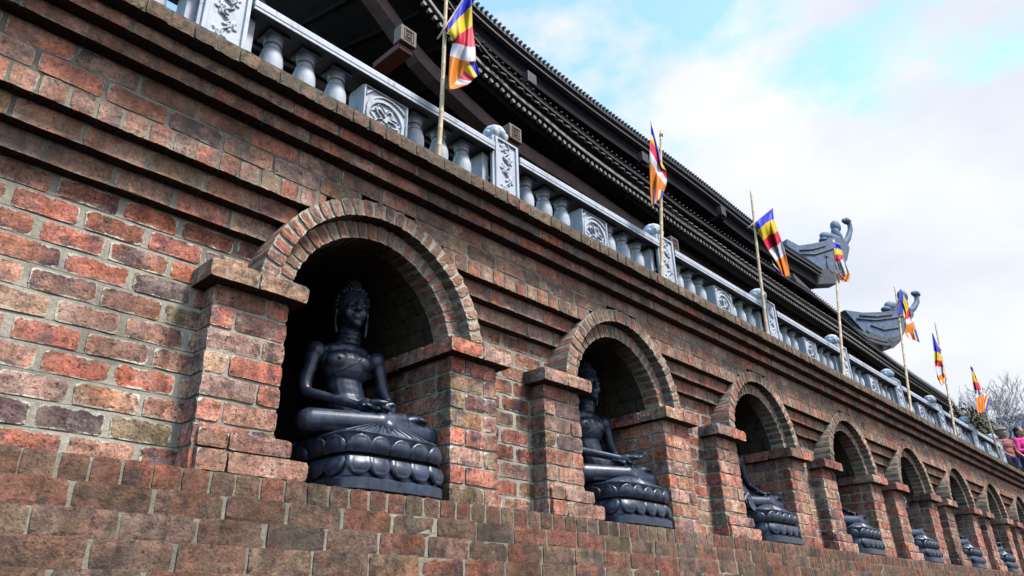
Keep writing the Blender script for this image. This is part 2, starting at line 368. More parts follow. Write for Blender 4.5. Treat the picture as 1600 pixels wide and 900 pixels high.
class Bricks:
    def __init__(s): s.V = []; s.F = []; s.R = []; s.E = []; s.MI = []; s.n = 0
    def _push(s, v, f, r, e, mi): s.V.append(v); s.F.append(f+s.n); s.R.append(r); s.E.append(e); s.MI.append(np.full(len(f), mi)); s.n += len(v)
    def brick(s, c, ax, ay, az, near=True, rnd=None, tw=0.005):
        """c centre, ax/ay/az half extents as vectors (metres)"""
        L, F = LF if near else LC
        c = np.array(c, float); A = np.array([ax, ay, az], float); h = np.linalg.norm(A, axis=1); U = A/h[:, None]
        q = np.empty_like(L)
        for k in range(3):
            e = min(EDG, h[k]*0.45)
            a = L[:, k]; q[:, k] = np.where(np.abs(a) >= 2, np.sign(a)*h[k], a*(h[k]-e))
        ext = (np.abs(L) >= 2); cnt = ext.sum(1)
        pull = (cnt >= 2)[:, None]*ext*(0.0010+0.0026*(cnt == 3)[:, None])
        q -= np.sign(L)*pull
        q += nrg.normal(0, 0.0008, q.shape)*(1.0 if near else 0.7)
        q += (cnt >= 2)[:, None]*nrg.uniform(-0.0014, 0.0014, q.shape)
        t = nrg.normal(0, tw*0.45, 3)     # laid a little out of true
        R = np.array([[1, -t[2], t[1]], [t[2], 1, -t[0]], [-t[1], t[0], 1]])
        v = c+(q@R.T)@U
        r = rng.random() if rnd is None else rnd
        s._push(v, F, np.full(len(v), r), (cnt < 2).astype(float), 0)
    def core(s, x0, x1, y0, y1, z0, z1):
        v = np.array([(x, y, z) for z in (z0, z1) for y in (y0, y1) for x in (x0, x1)], float)
        f = np.array([(0, 2, 3, 1), (4, 5, 7, 6), (0, 1, 5, 4), (2, 6, 7, 3), (0, 4, 6, 2), (1, 3, 7, 5)])
        s._push(v, f, np.zeros(8), np.zeros(8), 1)
    def raw(s, v, f, mi=1): v = np.array(v, float); f = np.array(f, int); s._push(v, f, np.zeros(len(v)), np.zeros(len(v)), mi)
    def build(s, name, mats, parent, label=None):
        me = bpy.data.meshes.new(name)
        v = np.concatenate(s.V); f = np.concatenate(s.F)
        off = root_loc(parent) if parent else Vector((0, 0, 0)); v = v-np.array(off[:])
        me.vertices.add(len(v)); me.vertices.foreach_set('co', v.ravel())
        me.loops.add(f.size); me.loops.foreach_set('vertex_index', f.ravel().astype(np.int32))
        me.polygons.add(len(f)); me.polygons.foreach_set('loop_start', np.arange(0, f.size, 4, dtype=np.int32))
        me.polygons.foreach_set('material_index', np.concatenate(s.MI).astype(np.int32))
        a = me.attributes.new('rnd', 'FLOAT', 'POINT'); a.data.foreach_set('value', np.concatenate(s.R))
        a = me.attributes.new('edge', 'FLOAT', 'POINT'); a.data.foreach_set('value', np.concatenate(s.E))
        me.polygons.foreach_set('use_smooth', [False]*len(f))
        me.update(calc_edges=True)
        o = link(name, me, mats, parent)
        if label: o['label'] = label
        return o
J = 0.0105   # joint
def course(b, x0, x1, yf, dep, z0, z1, pitch, off=0.0, holes=(), core=True, jy=0.0014, cy=0.006, near_lim=9.0, corelow=0.006, jx_=J, jz=J, coretop=0.0035):
    """a course of bricks along x; all in metres (world); holes are x intervals left out"""
    segs = [(x0, x1)]
    for h0, h1 in holes:
        ns = []
        for a, c in segs:
            if h1 <= a or h0 >= c: ns.append((a, c)); continue
            if h0 > a: ns.append((a, h0))
            if h1 < c: ns.append((h1, c))
        segs = ns
    for a, c in segs:
        if c-a < 0.02: continue
        k = math.floor((a-off)/pitch); x = off+k*pitch
        while x < c:
            l = max(x, a); r = min(x+pitch*(1+0.0), c)
            if r-l > 0.035:
                if r-l < 0.06 and l > a: pass
                jx = rng.uniform(-0.004, 0.004)
                jj = jx_*rng.uniform(0.7, 1.3); bx0, bx1 = l+jj/2+(jx if l > a else 0), r-jj/2
                yj = rng.uniform(-jy, jy)
                b.brick(((bx0+bx1)/2, yf+yj+dep/2, (z0+z1)/2+rng.uniform(-.0015, .0015)), ((bx1-bx0)/2, 0, 0), (0, dep/2, 0), (0, 0, (z1-z0-jz)/2), near=l < near_lim)
            x += pitch
        if core: b.core(a+0.004, c-0.004, yf+cy+rng.uniform(-.0004, .0004), yf+dep+0.02, z0+corelow, z1+coretop+rng.uniform(0, .001))

X0, X1 = -0.55*S, 9.2*S
C0, PER, NN, W2 = 0.7335, 0.7462, 9, 0.1755
CEN = [C0+k*PER for k in range(NN)]
ZL = 0.20; CH = 0.035              # ledge top, course height
ZS = 0.481                         # arch centre height
R1, R2, R3 = 0.1755, 0.2095, 0.243
POUT = 0.300
def Z(z): return z*S+EYE
LB, HB = 0.0885*S, 0.0365*S

wall = empty('brick_wall', V(2.0, 1.02, -EYE/S), 'long weathered red brick retaining wall with arched niches, corbelled bands and a stepped foot', 'wall')
# --- stepped foot (courses below the niches, each standing forward)
b = Bricks()
yfs = [0.978, 0.957, 0.932, 0.903, 0.872, 0.840, 0.808, 0.776]
z = ZL
for i, yf in enumerate(yfs):
    h = 0.034
    if i == 0: course(b, X0, X1, yf*S, 0.30, Z(z-h), Z(z), HB*1.02, 0.03, jy=0.002, jz=0.001, cy=0.004, corelow=0.0, coretop=-0.005)
    else: course(b, X0, X1, yf*S, 0.22, Z(z-h), Z(z), 0.0925*S, (0.05 if i % 2 else 0.05+0.046*S)+rng.uniform(-.03, .03), jy=0.003, jz=0.001, jx_=0.013, cy=0.004, corelow=0.0, coretop=-0.005)
    z -= h
# lower part down to the ground, plainly coursed
yb = 0.76
n = 0
while Z(z) > 0.02:
    course(b, X0, X1, yb*S, 0.2, max(0.0, Z(z-0.034)), Z(z), 0.0925*S, 0.13*(n % 2), near_lim=-9); z -= 0.034; n += 1
b.core(X0, X1, 0.80*S, 1.15*S, 0, Z(-0.03)); b.core(X0, X1, 0.99*S, 1.15*S, Z(-0.04), Z(ZL-0.012))
b.build('stepped_foot', [M['brick_ledge'], M['mortar_ledge']], wall)

# --- plain wall face between the niches
def holes_at(zm, ring=R3-0.012, pier=POUT-0.01):
    hs = []
    for c in CEN:
        if zm < ZS+0.012: hs.append(((c-pier)*S, (c+pier)*S))
        else:
            d = ring*ring-(zm-ZS)**2
            if d > 0: hs.append(((c-math.sqrt(d))*S, (c+math.sqrt(d))*S))
    return hs
b = Bricks()
for n in range(11):
    z0 = ZL+CH*n
    course(b, X0, X1, 1.04*S, 0.105, Z(z0), Z(z0+CH), LB, 0.07+(LB/2)*(n % 2)+rng.uniform(-.02, .02), holes_at(z0+CH/2, R3-0.02), jx_=0.022, jz=0.0145, cy=0.0036)
b.build('wall_face', [M['brick'], M['mortar']], wall)
# --- three corbelled bands and the plain courses over them
b = Bricks()
for i, (yf, hdr) in enumerate([(1.021, 0), (1.001, 0), (0.981, 1), (0.981, 0), (0.9815, 0)]):
    z0 = ZL+CH*(11+i)
    course(b, X0, X1, yf*S, 0.16+i*0.03, Z(z0), Z(z0+CH), HB*0.98 if hdr else LB, 0.11*(i % 2)+rng.uniform(-.03, .03), holes_at(z0+CH/2, R3-0.008), corelow=0.004, jz=0.003 if i < 3 else 0.009, jx_=0.013, cy=0.0045)
b.build('corbel_band', [M['brick_band'], M['mortar_band']], wall)
# --- cornice
b = Bricks()
course(b, X0, X1, 0.958*S, 0.25, Z(0.760), Z(0.786), LB, 0.02, corelow=0.004, jz=0.003, jx_=0.012, cy=0.0045)
course(b, X0, X1, 0.935*S, 0.28, Z(0.786), Z(0.8095), LB, 0.14, corelow=0.004, jz=0.003, jx_=0.012, cy=0.0045)
b.build('cornice', [M['brick_band'], M['mortar_band']], wall)
b = Bricks()
course(b, X0, X1, 0.910*S, 0.26, Z(0.8095), Z(0.8375), HB*0.98, 0.05, jy=0.004, corelow=0.004, jz=0.003, cy=0.006)
b.build('coping', [M['brick_coping'], M['mortar_dark']], wall)

# --- niches: shell > arch rings, piers, capitals, footing
def niche(k):
    c = CEN[k]*S; near = k < 4
    w2 = W2*S; y0 = 1.0*S; yb = 1.47*S
    zc = Z(ZS)
    # shell: back wall, vault and floor
    mb = MB(); pts = []
    ns = 24
    out = [(c-w2-0.02, Z(ZL)-0.02), (c-w2-0.02, zc)]+[(c-(w2+0.04)*math.cos(PI*i/ns), zc+(w2+0.04)*math.sin(PI*i/ns)) for i in range(1, ns)]+[(c+w2+0.02, zc), (c+w2+0.02, Z(ZL)-0.02)]
    m_ = len(out)
    mb.add([(x, 1.07*S, z) for x, z in out]+[(x, yb, z) for x, z in out], [(i, i+1, m_+i+1, m_+i) for i in range(m_-1)])
    mb.add([(x, yb, z) for x, z in out]+[(x, yb+0.06, z) for x, z in out], [tuple(range(m_)), tuple(range(2*m_-1, m_-1, -1))]+[(i, i+1, m_+i+1, m_+i) for i in range(m_-1)])
    mb.box(c-w2-0.02, c+w2+0.02, 1.075*S, yb, Z(ZL)-0.05, Z(ZL)-0.004)
    nobj = build(mb, 'niche', M['niche_shade'], wall)
    # vault courses running back
    b = Bricks()
    nb = 17
    for j in range(nb):
        a0 = PI*(j+0.5)/nb; rm = w2+0.055; y = 1.0*S+0.10
        y += (0.12 if j % 2 else 0)
        if j % 2: b.brick((c+rm*math.cos(a0), 1.0*S+0.155, zc+rm*math.sin(a0)), (-math.sin(a0)*rm*PI/nb*0.46, 0, math.cos(a0)*rm*PI/nb*0.46), (0, 0.055, 0), (-math.cos(a0)*0.05, 0, -math.sin(a0)*0.05), near=False)
        while y < yb-0.1:
            b.brick((c+rm*math.cos(a0), y+0.12, zc+rm*math.sin(a0)), (-math.sin(a0)*rm*PI/nb*0.46, 0, math.cos(a0)*rm*PI/nb*0.46), (0, 0.118, 0), (-math.cos(a0)*0.05, 0, -math.sin(a0)*0.05), near=near)
            y += 0.247
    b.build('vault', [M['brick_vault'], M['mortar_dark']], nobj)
    # arch rings
    for (ra, rb, yf, dep, cnt, nm) in ((R1, R2, 1.003, 0.13, 27, 'inner_arch_ring'), (R2+0.0006, R3, 0.979, 0.20, 29, 'outer_arch_ring')):
        b = Bricks(); a_s = math.radians(0.5)
        for j in range(cnt):
            a0 = PI*(j+0.5)/cnt; rm = (ra+rb)/2*S
            if zc+rm*math.sin(a0) < Z(0.503): pass
            hw = rm*PI/cnt/2-0.0085*rng.uniform(.7, 1.4)
            b.brick((c+rm*math.cos(a0), yf*S+dep/2+rng.uniform(-.003, .003), zc+rm*math.sin(a0)),
                    (-math.sin(a0)*hw, 0, math.cos(a0)*hw), (0, dep/2, 0), (-math.cos(a0)*(rb-ra)*S/2*0.97, 0, -math.sin(a0)*(rb-ra)*S/2*0.97), near=near, tw=0.0015)
        # mortar bed of the ring
        n_ = 60; vs = []; fs = []
        ri, ro = ra*S+0.004, rb*S-0.003
        for i in range(n_+1):
            a = PI*i/n_
            for r, y in ((ri, yf*S+0.006), (ro, yf*S+0.006), (ro, yf*S+dep), (ri, yf*S+dep)): vs.append((c+r*math.cos(a), y, zc+r*math.sin(a)))
        for i in range(n_):
            for q in range(4): fs.append((i*4+q, i*4+(q+1) % 4, (i+1)*4+(q+1) % 4, (i+1)*4+q))
        b.raw(vs, fs)
        b.build(nm, [M['brick_arch'], M['mortar']], nobj)
    # piers with their jambs, capitals, footing
    for sgn in (-1, 1):
        xi, xo = c+sgn*w2, c+sgn*POUT*S
        b = Bricks()
        for n in range(8):
            z0, z1 = Z(ZL+CH*n), Z(ZL+CH*(n+1))
            if n == 7: z1 = Z(0.4775)
            zm, hz = (z0+z1)/2, (z1-z0-J)/2
            split = xi+sgn*(0.105 if n % 2 else 0.243)
            for (a, d, dep) in ((xi, split, 0.115), (split, xo, 0.115)):
                lo, hi = min(a, d)+J/2*(a != xi or sgn < 0 or True)*0.9, max(a, d)-J/2*0.9
                if a == xi and sgn > 0: lo = xi
                if a == xi and sgn < 0: hi = xi
                if d == xo and sgn > 0: hi = xo
                if d == xo and sgn < 0: lo = xo
                b.brick(((lo+hi)/2, y0+dep/2+rng.uniform(-.003, .003), zm), ((hi-lo)/2, 0, 0), (0, dep/2, 0), (0, 0, hz), near=near)
            b.core(min(xi, xo)+0.006, max(xi, xo)-0.006, y0+0.006+rng.uniform(-.0004, .0004), y0+0.18, z0+0.002, z1+0.003)
            # jamb, running back into the niche
            y = y0+0.115+J+(0.0 if n % 2 else -0.12)
            while y < yb:
                ya, yb2 = max(y, y0+0.115+J), min(y+0.236, yb)
                if yb2-ya > 0.03: b.brick((xi+sgn*0.05, (ya+yb2)/2, zm), (0.05, 0, 0), (0, (yb2-ya)/2, 0), (0, 0, hz), near=near and sgn > 0)
                y += 0.247
            b.core(min(xi+sgn*0.007, xi+sgn*0.10), max(xi+sgn*0.007, xi+sgn*0.10), y0+0.17, yb+0.01, z0+0.002, z1+0.003)
        b.build('pier', [M['brick_pier'] if sgn < 0 or True else 0, M['mortar']], nobj)
        # capital
        b = Bricks(); z0, z1 = Z(0.4775), Z(0.5075); zm, hz = (z0+z1)/2, (z1-z0)/2-0.002
        ci, co_ = c+sgn*(W2-0.019)*S, c+sgn*(POUT+0.020)*S
        sp = ci+sgn*0.235
        for a, d in ((ci, sp), (sp+sgn*0.008, co_)):
            lo, hi = min(a, d), max(a, d)
            b.brick(((lo+hi)/2, 0.976*S+0.115, zm+rng.uniform(-.002, .002)), ((hi-lo)/2, 0, 0), (0, 0.115, 0), (0, 0, hz), near=near, rnd=rng.choice([0.25, 0.55, 0.15, 0.75, 0.9]))
        y = 0.976*S+0.24
        while y < 1.33*S:
            b.brick((ci+sgn*0.06, y+0.115, zm), (0.06, 0, 0), (0, 0.115, 0), (0, 0, hz), near=near); y += 0.24
        b.core(min(ci+sgn*0.01, co_-sgn*0.01), max(ci+sgn*0.01, co_-sgn*0.01), 0.976*S+0.012, 1.04*S+0.05, z0+0.006, z1-0.006)
        b.build('capital', [M['brick_pier'], M['mortar']], nobj)
    # offset footing at the left pier
    b = Bricks(); xi = c-w2
    for i, (za, zb_, ex) in enumerate(((0.2335, 0.262, 0.027), (0.201, 0.2335, 0.055))):
        b.brick((xi-0.10+ex*S/2, y0+0.055-i*0.012, (Z(za)+Z(zb_))/2), (0.10+ex*S/2, 0, 0), (0, 0.066, 0), (0, 0, (zb_-za)*S/2-0.004), near=near, rnd=0.55 if i else 0.87)
        b.brick((xi-0.10*2-0.07, y0+0.052-i*0.010, (Z(za)+Z(zb_))/2), (0.062, 0, 0), (0, 0.066, 0), (0, 0, (zb_-za)*S/2-0.004), near=near)
    b.build('footing', [M['brick_pier'], M['mortar']], nobj)
for k in range(NN): niche(k)

# solid fill behind the wall so no sky shows through
mb = MB()
mb.box(X0, X1, 1.50*S, 1.52*S, 0, Z(0.80))
mb.box(X0, X1, 1.05*S, 1.52*S, Z(0.745), Z(0.80))
mb.box(X0, (CEN[0]-0.30)*S-0.02, 1.085*S, 1.5*S, 0, Z(0.75))
for k in range(NN-1): mb.box((CEN[k]+0.22)*S, (CEN[k+1]-0.22)*S, 1.085*S, 1.5*S, Z(-0.2), Z(0.75))
build(mb, 'wall_core', M['mortar_dark'], wall)

# ------------------------------------------------------------------ ground and terrace
mb = MB(); mb.box(-400, 600, -300, 600, -0.5, 0.0)
tag(build(mb, 'ground', M['ground']), kind='structure')
mb = MB(); mb.box(X0, 18*S, 0.99*S, 8*S, Z(0.80), Z(0.8435)); 
tag(build(mb, 'terrace_floor', M['paving']), kind='structure')
mb = MB(); mb.box(X0+0.5, 18*S, 1.53*S, 8*S, 0.0, Z(0.80)-0.003); mb.box(9.2*S+0.01, 18*S, 0.96*S, 1.52*S, 0.0, Z(0.80)-0.003)
tag(build(mb, 'terrace_base', M['ground']), kind='structure')

# ------------------------------------------------------------------ stone balustrade
ZT = Z(0.8435)                        # terrace level
bal = empty('stone_balustrade', V(1.15, 1.10, 0.8435), 'pale grey carved stone balustrade running along the top of the brick wall', 'balustrade')
RT = Z(1.1015)
def relief(w, h, fn, amp, nu, nv, yf):
    """carved front: grid in x,z at y=yf, raised towards -y"""
    pts = []
    for j in range(nv):
        for i in range(nu):
            x = (i/(nu-1)-0.5); z = j/(nv-1); e = 0.0 if i in (0, nu-1) or j in (0, nv-1) else fn(x*w, z*h)
            pts.append((x*w, yf-amp*e, z*h))
    return pts
def sst(a, b_, x):
    t = max(0, min(1, (x-a)/(b_-a))); return t*t*(3-2*t)
def post_pat(w, h):
    def fn(x, z):
        dx = w/2-abs(x); dz = min(z, h-z)
        fr = 1-sst(0.028, 0.036, min(dx, dz))
        s = math.sin(z*34+2.2*math.sin(z*11)); cx = 0.028*s
        stem = 1-sst(0.004, 0.012, abs(x-cx))
        v = stem
        for q in range(9):
            zc = 0.05+q*h/9.5; sx = 0.036*(1 if q % 2 else -1)
            r = math.hypot(x-sx*0.7, (z-zc)*0.9); v = max(v, (1-sst(0.020, 0.030, r))*(0.6+0.4*math.cos(r*420)))
            a = math.atan2(z-zc, x-sx*0.7); v = max(v, (1-sst(0.026, 0.038, r+0.010*math.cos(5*a+q)))*0.6)
        return max(fr, v*(1-fr)*sst(0.03, 0.042, min(dx, dz)))
    return fn
def panel_pat(w, h):
    def fn(x, z):
        zz = z-h*0.68; dx = w/2-abs(x); dz = min(z, h-z); fr = 1-sst(0.016, 0.022, min(dx, dz))
        r = math.hypot(x, zz); a = math.atan2(zz, x); R = 0.132
        ring = 1-sst(0.010, 0.016, abs(r-R))
        v = ring
        if r < R-0.01:
            fl = 1-sst(0.006, 0.014, abs(r-(0.060+0.030*math.cos(5*a+0.6))))
            v = max(v, fl, 1-sst(0.012, 0.02, r), 0.55*(1-sst(0.0, 0.010, abs(r-(0.092+0.022*math.sin(7*a))))))
        elif r > R+0.012:
            q = math.sin(r*130+3*a)
            v = max(v, sst(0.2, 0.7, q)*0.8)
        return max(fr, v*(1-fr)) if min(dx, dz) > 0.024 else fr*1.0
    return fn
def make_post(x, parent, n_first=True):
    w, h = 0.088*S, (1.130-0.8435)*S
    y0 = 1.060*S
    base = empty_part = None
    mb = MB(); mb.bbox(-w/2, w/2, 0.013, w, 0.0, h, 0.006)
    nu, nv = 46, 110
    pts = relief(w-0.004, h-0.006, post_pat(w, h), 0.014, nu, nv, 0.012)
    mb.grid([(a, b_, c+0.003) for a, b_, c in pts], nu, nv)
    # carved side faces too
    mb.grid([(b_-0.012-w/2+0.004-0.0 if False else -w/2+(b_-0.012), w/2-a+0.006*0+0.006, c+0.003) for a, b_, c in pts][::-1], nu, nv)
    # half pilasters against both sides
    for s_ in (-1, 1):
        mb.bbox(s_*(w/2+0.030)-0.029, s_*(w/2+0.030)+0.029, w/2-0.055, w/2+0.075, 0.0, Z(1.083)-ZT-0.004, 0.005)
    o = build(mb, 'post', M['granite'], parent, world=False, smooth=False)
    o.location = Vector((x*S, y0, ZT))-root_loc(parent)
    # lotus-bud finial
    mb = MB(); r0 = 0.0325*S; n = 48; prof = [(0.66, 0.0), (0.74, 0.010), (0.74, 0.020), (0.62, 0.028), (0.62, 0.036), (0.80, 0.050), (0.95, 0.075), (1.03, 0.105), (1.04, 0.125), (0.95, 0.142), (0.90, 0.146), (0.90, 0.155), (0.92, 0.170), (0.86, 0.195), (0.70, 0.220), (0.45, 0.238), (0.15, 0.247), (0.01, 0.248)]
    vs = []; fs = []
    for i, (r, z) in enumerate(prof):
        for k in range(n):
            q = 2*PI*k/n; pet = 1+0.16*(abs(math.cos(4*q))-0.5)*(1 if 0.04 < z < 0.145 else 0.35)
            zz = z+(0.016*abs(math.cos(4*q)) if 0.10 < z < 0.145 else 0)
            vs.append((r0*r*pet*math.cos(q), w/2+r0*r*pet*math.sin(q), h+zz*0.72))
    for i in range(len(prof)-1):
        for k in range(n): fs.append((i*n+k, i*n+(k+1) % n, (i+1)*n+(k+1) % n, (i+1)*n+k))
    mb.add(vs, fs)
    f = build(mb, 'finial', M['granite'], o, world=False, smooth=True, angle=40)
    return o
def make_baluster(x, parent):
    mb = MB(); h = Z(1.0835)-ZT; r = 0.0235*S
    prof = [(1.0665, .0215), (1.065, .0195), (1.060, .0170), (1.057, .0160), (1.0555, .0175), (1.053, .0183), (1.0505, .0175), (1.049, .0145), (1.046, .0133), (1.042, .0135), (1.039, .0160), (1.0375, .0190), (1.0355, .0192), (1.034, .0180), (1.031, .0196), (1.020, .0228), (1.006, .0238), (.990, .0225), (.965, .018), (.935, .0135), (.910, .0125), (.905, .017), (.900, .0172), (.896, .014), (.880, .020), (.870, .0225), (.8535, .0225), (.8440, .0225)]
    mb.lathe([(a*S, Z(z+(0.008 if z > 1.0 else 0.008*max(0, (z-0.93)/0.07)))-ZT) for z, a in prof[::-1]], 28)
    mb.bbox(-r, r, -r, r, Z(1.0745)-ZT, h-0.001, 0.004)
    mb.bbox(-r*1.05, r*1.05, -r*1.05, r*1.05, 0, 0.03, 0.004)
    o = build(mb, 'baluster', M['granite'], parent, world=False, smooth=True, angle=35)
    o.location = Vector((x*S, 1.106*S, ZT))-root_loc(parent); return o
def make_panel(x, parent):
    w, h = 0.122*S, Z(1.066)-ZT
    mb = MB(); mb.bbox(-w/2, w/2, 0.012, 0.055*S, 0.0, h, 0.005)
    nu, nv = 84, 130
    pts = relief(w-0.004, h-0.006, panel_pat(w, h), 0.013, nu, nv, 0.011)
    mb.grid([(a, b_, c+0.003) for a, b_, c in pts], nu, nv)
    o = build(mb, 'carved_panel', M['granite'], parent, world=False)
    o.location = Vector((x*S, 1.070*S, ZT))-root_loc(parent); return o
PX0, PXP = 0.404, 0.7450
POSTS = [PX0+PXP*k for k in range(-1, 9)]
p0 = make_post(POSTS[0], bal)
for x in POSTS[1:]: dup(p0, bal, loc=Vector((x*S, 1.060*S, ZT))-root_loc(bal))
b0 = a0 = None
def put(proto, x, y):
    return dup(proto, bal, loc=Vector((x*S, y*S, ZT))-root_loc(bal))
for i, px in enumerate(POSTS[:-1]):
    for off in (0.116, 0.190, 0.265, 0.480, 0.555, 0.630):
        if b0 is None: b0 = make_baluster(px+off, bal)
        else: put(b0, px+off, 1.106)
    if a0 is None: a0 = make_panel(px+PXP/2, bal)
    else: put(a0, px+PXP/2, 1.070)
    # rail, one length per bay
    xa, xb = (px+0.045)*S+0.002, (px+PXP-0.045)*S-0.002
    mb = MB(); mb.bbox(xa, xb, 1.056*S, 1.156*S, Z(1.0845), RT, 0.007)
    for ya_ in (1.0566, 1.1430): mb.bbox(xa+0.001, xb-0.001, ya_*S, (ya_+0.0115)*S, Z(1.0770), Z(1.0845)-0.0005, 0.004)
    build(mb, 'rail', M['granite'], bal)
    mb = MB(); mb.bbox(xa+0.0, xb-0.0, 1.062*S, 1.150*S, ZT+0.0, ZT+0.028, 0.005); build(mb, 'plinth_strip', M['granite'], bal)

# ------------------------------------------------------------------ bamboo poles with flags
POLES = [((683, 240), (700, -30), 0.016), ((1029, 428), (1033, 203), 0.016), ((1196, 518), (1173, 298), 0.017), ((1314, 580), (1302, 375), 0.018),
         ((1420, 637), (1398, 447), 0.019), ((1490, 675), (1461, 503), 0.019), ((1562, 712), (1517, 572), 0.021)]
FL = [
 [((700, 36), (739, -24)), ((699, 48), (737, 8)), ((708, 62), (738, 40)), ((707, 68), (742, 74)), ((703, 89), (743, 98)), ((702, 141), (741, 90)), ((727, 134), (750, 117))],
 [((1017, 189), (1034, 258)), ((1017, 204), (1034, 262)), ((1016, 217), (1041, 266)), ((1015, 235), (1042, 282)), ((1015, 252), (1040, 292)), ((1016, 292), (1037, 300)), ((1018, 322), (1034, 310))],
 [((1180, 347), (1207, 325)), ((1184, 358), (1209, 341)), ((1192, 375), (1215, 360)), ((1201, 392), (1221, 377)), ((1212, 409), (1227, 397)), ((1222, 430), (1235, 435)), ((1206, 406), (1212, 424))],
 [((1302, 379), (1312, 382)), ((1303, 388), (1315, 390)), ((1304, 398), (1317, 398)), ((1305, 410), (1318, 404)), ((1313, 430), (1328, 428)), ((1313, 438), (1325, 441)), ((1304, 422), (1312, 430))],
 [((1404, 491), (1407, 451)), ((1411, 492), (1411, 459)), ((1413, 497), (1420, 480)), ((1412, 502), (1424, 494)), ((1413, 509), (1427, 503)), ((1414, 522), (1431, 515)), ((1418, 527), (1437, 535))],
 [((1456, 521), (1458, 522)), ((1459, 548), (1470, 553)), ((1460, 563), (1471, 563)), ((1461, 573), (1474, 573)), ((1464, 588), (1475, 583)), ((1466, 594), (1479, 592)), ((1471, 603), (1476, 599))],
 [((1517, 573), (1519, 574)), ((1518, 580), (1523, 584)), ((1520, 597), (1529, 597)), ((1523, 611), (1533, 609)), ((1525, 622), (1537, 616)), ((1528, 647), (1540, 646)), ((1536, 610), (1547, 624))]]
FDY = [0.012, 0.010, 0.012, 0.008, 0.008, 0.008, 0.008]
PL = ['bamboo pole nearest the camera, rising past the top of the picture', 'bamboo pole at the third carved post, straight and upright', 'bamboo pole leaning left with a wide open striped flag',
      'bamboo pole standing against the upper curled roof corner', 'bamboo pole standing against the lower curled roof corner', 'thin leaning bamboo pole third from the far end of the wall, sky behind its top', 'farthest bamboo pole, leaning in front of the bare tree']
PL[5] = 'thin bamboo pole with a bare tip, between the lower roof corner and the bare tree'
FLB = ['largest striped flag, nearest the camera, hanging in front of the temple eaves', 'narrow folded striped flag crossing in front of and behind its upright pole', 'wide striped flag hanging open with blue, yellow, red, white and orange bands',
       'small bunched striped flag in front of the upper curled roof corner', 'striped flag in front of the curled horn of the lower roof corner', 'slim twisted striped flag left of its pole against the plain sky', 'farthest striped flag, mostly orange, against the bare tree']
PY = 0.995
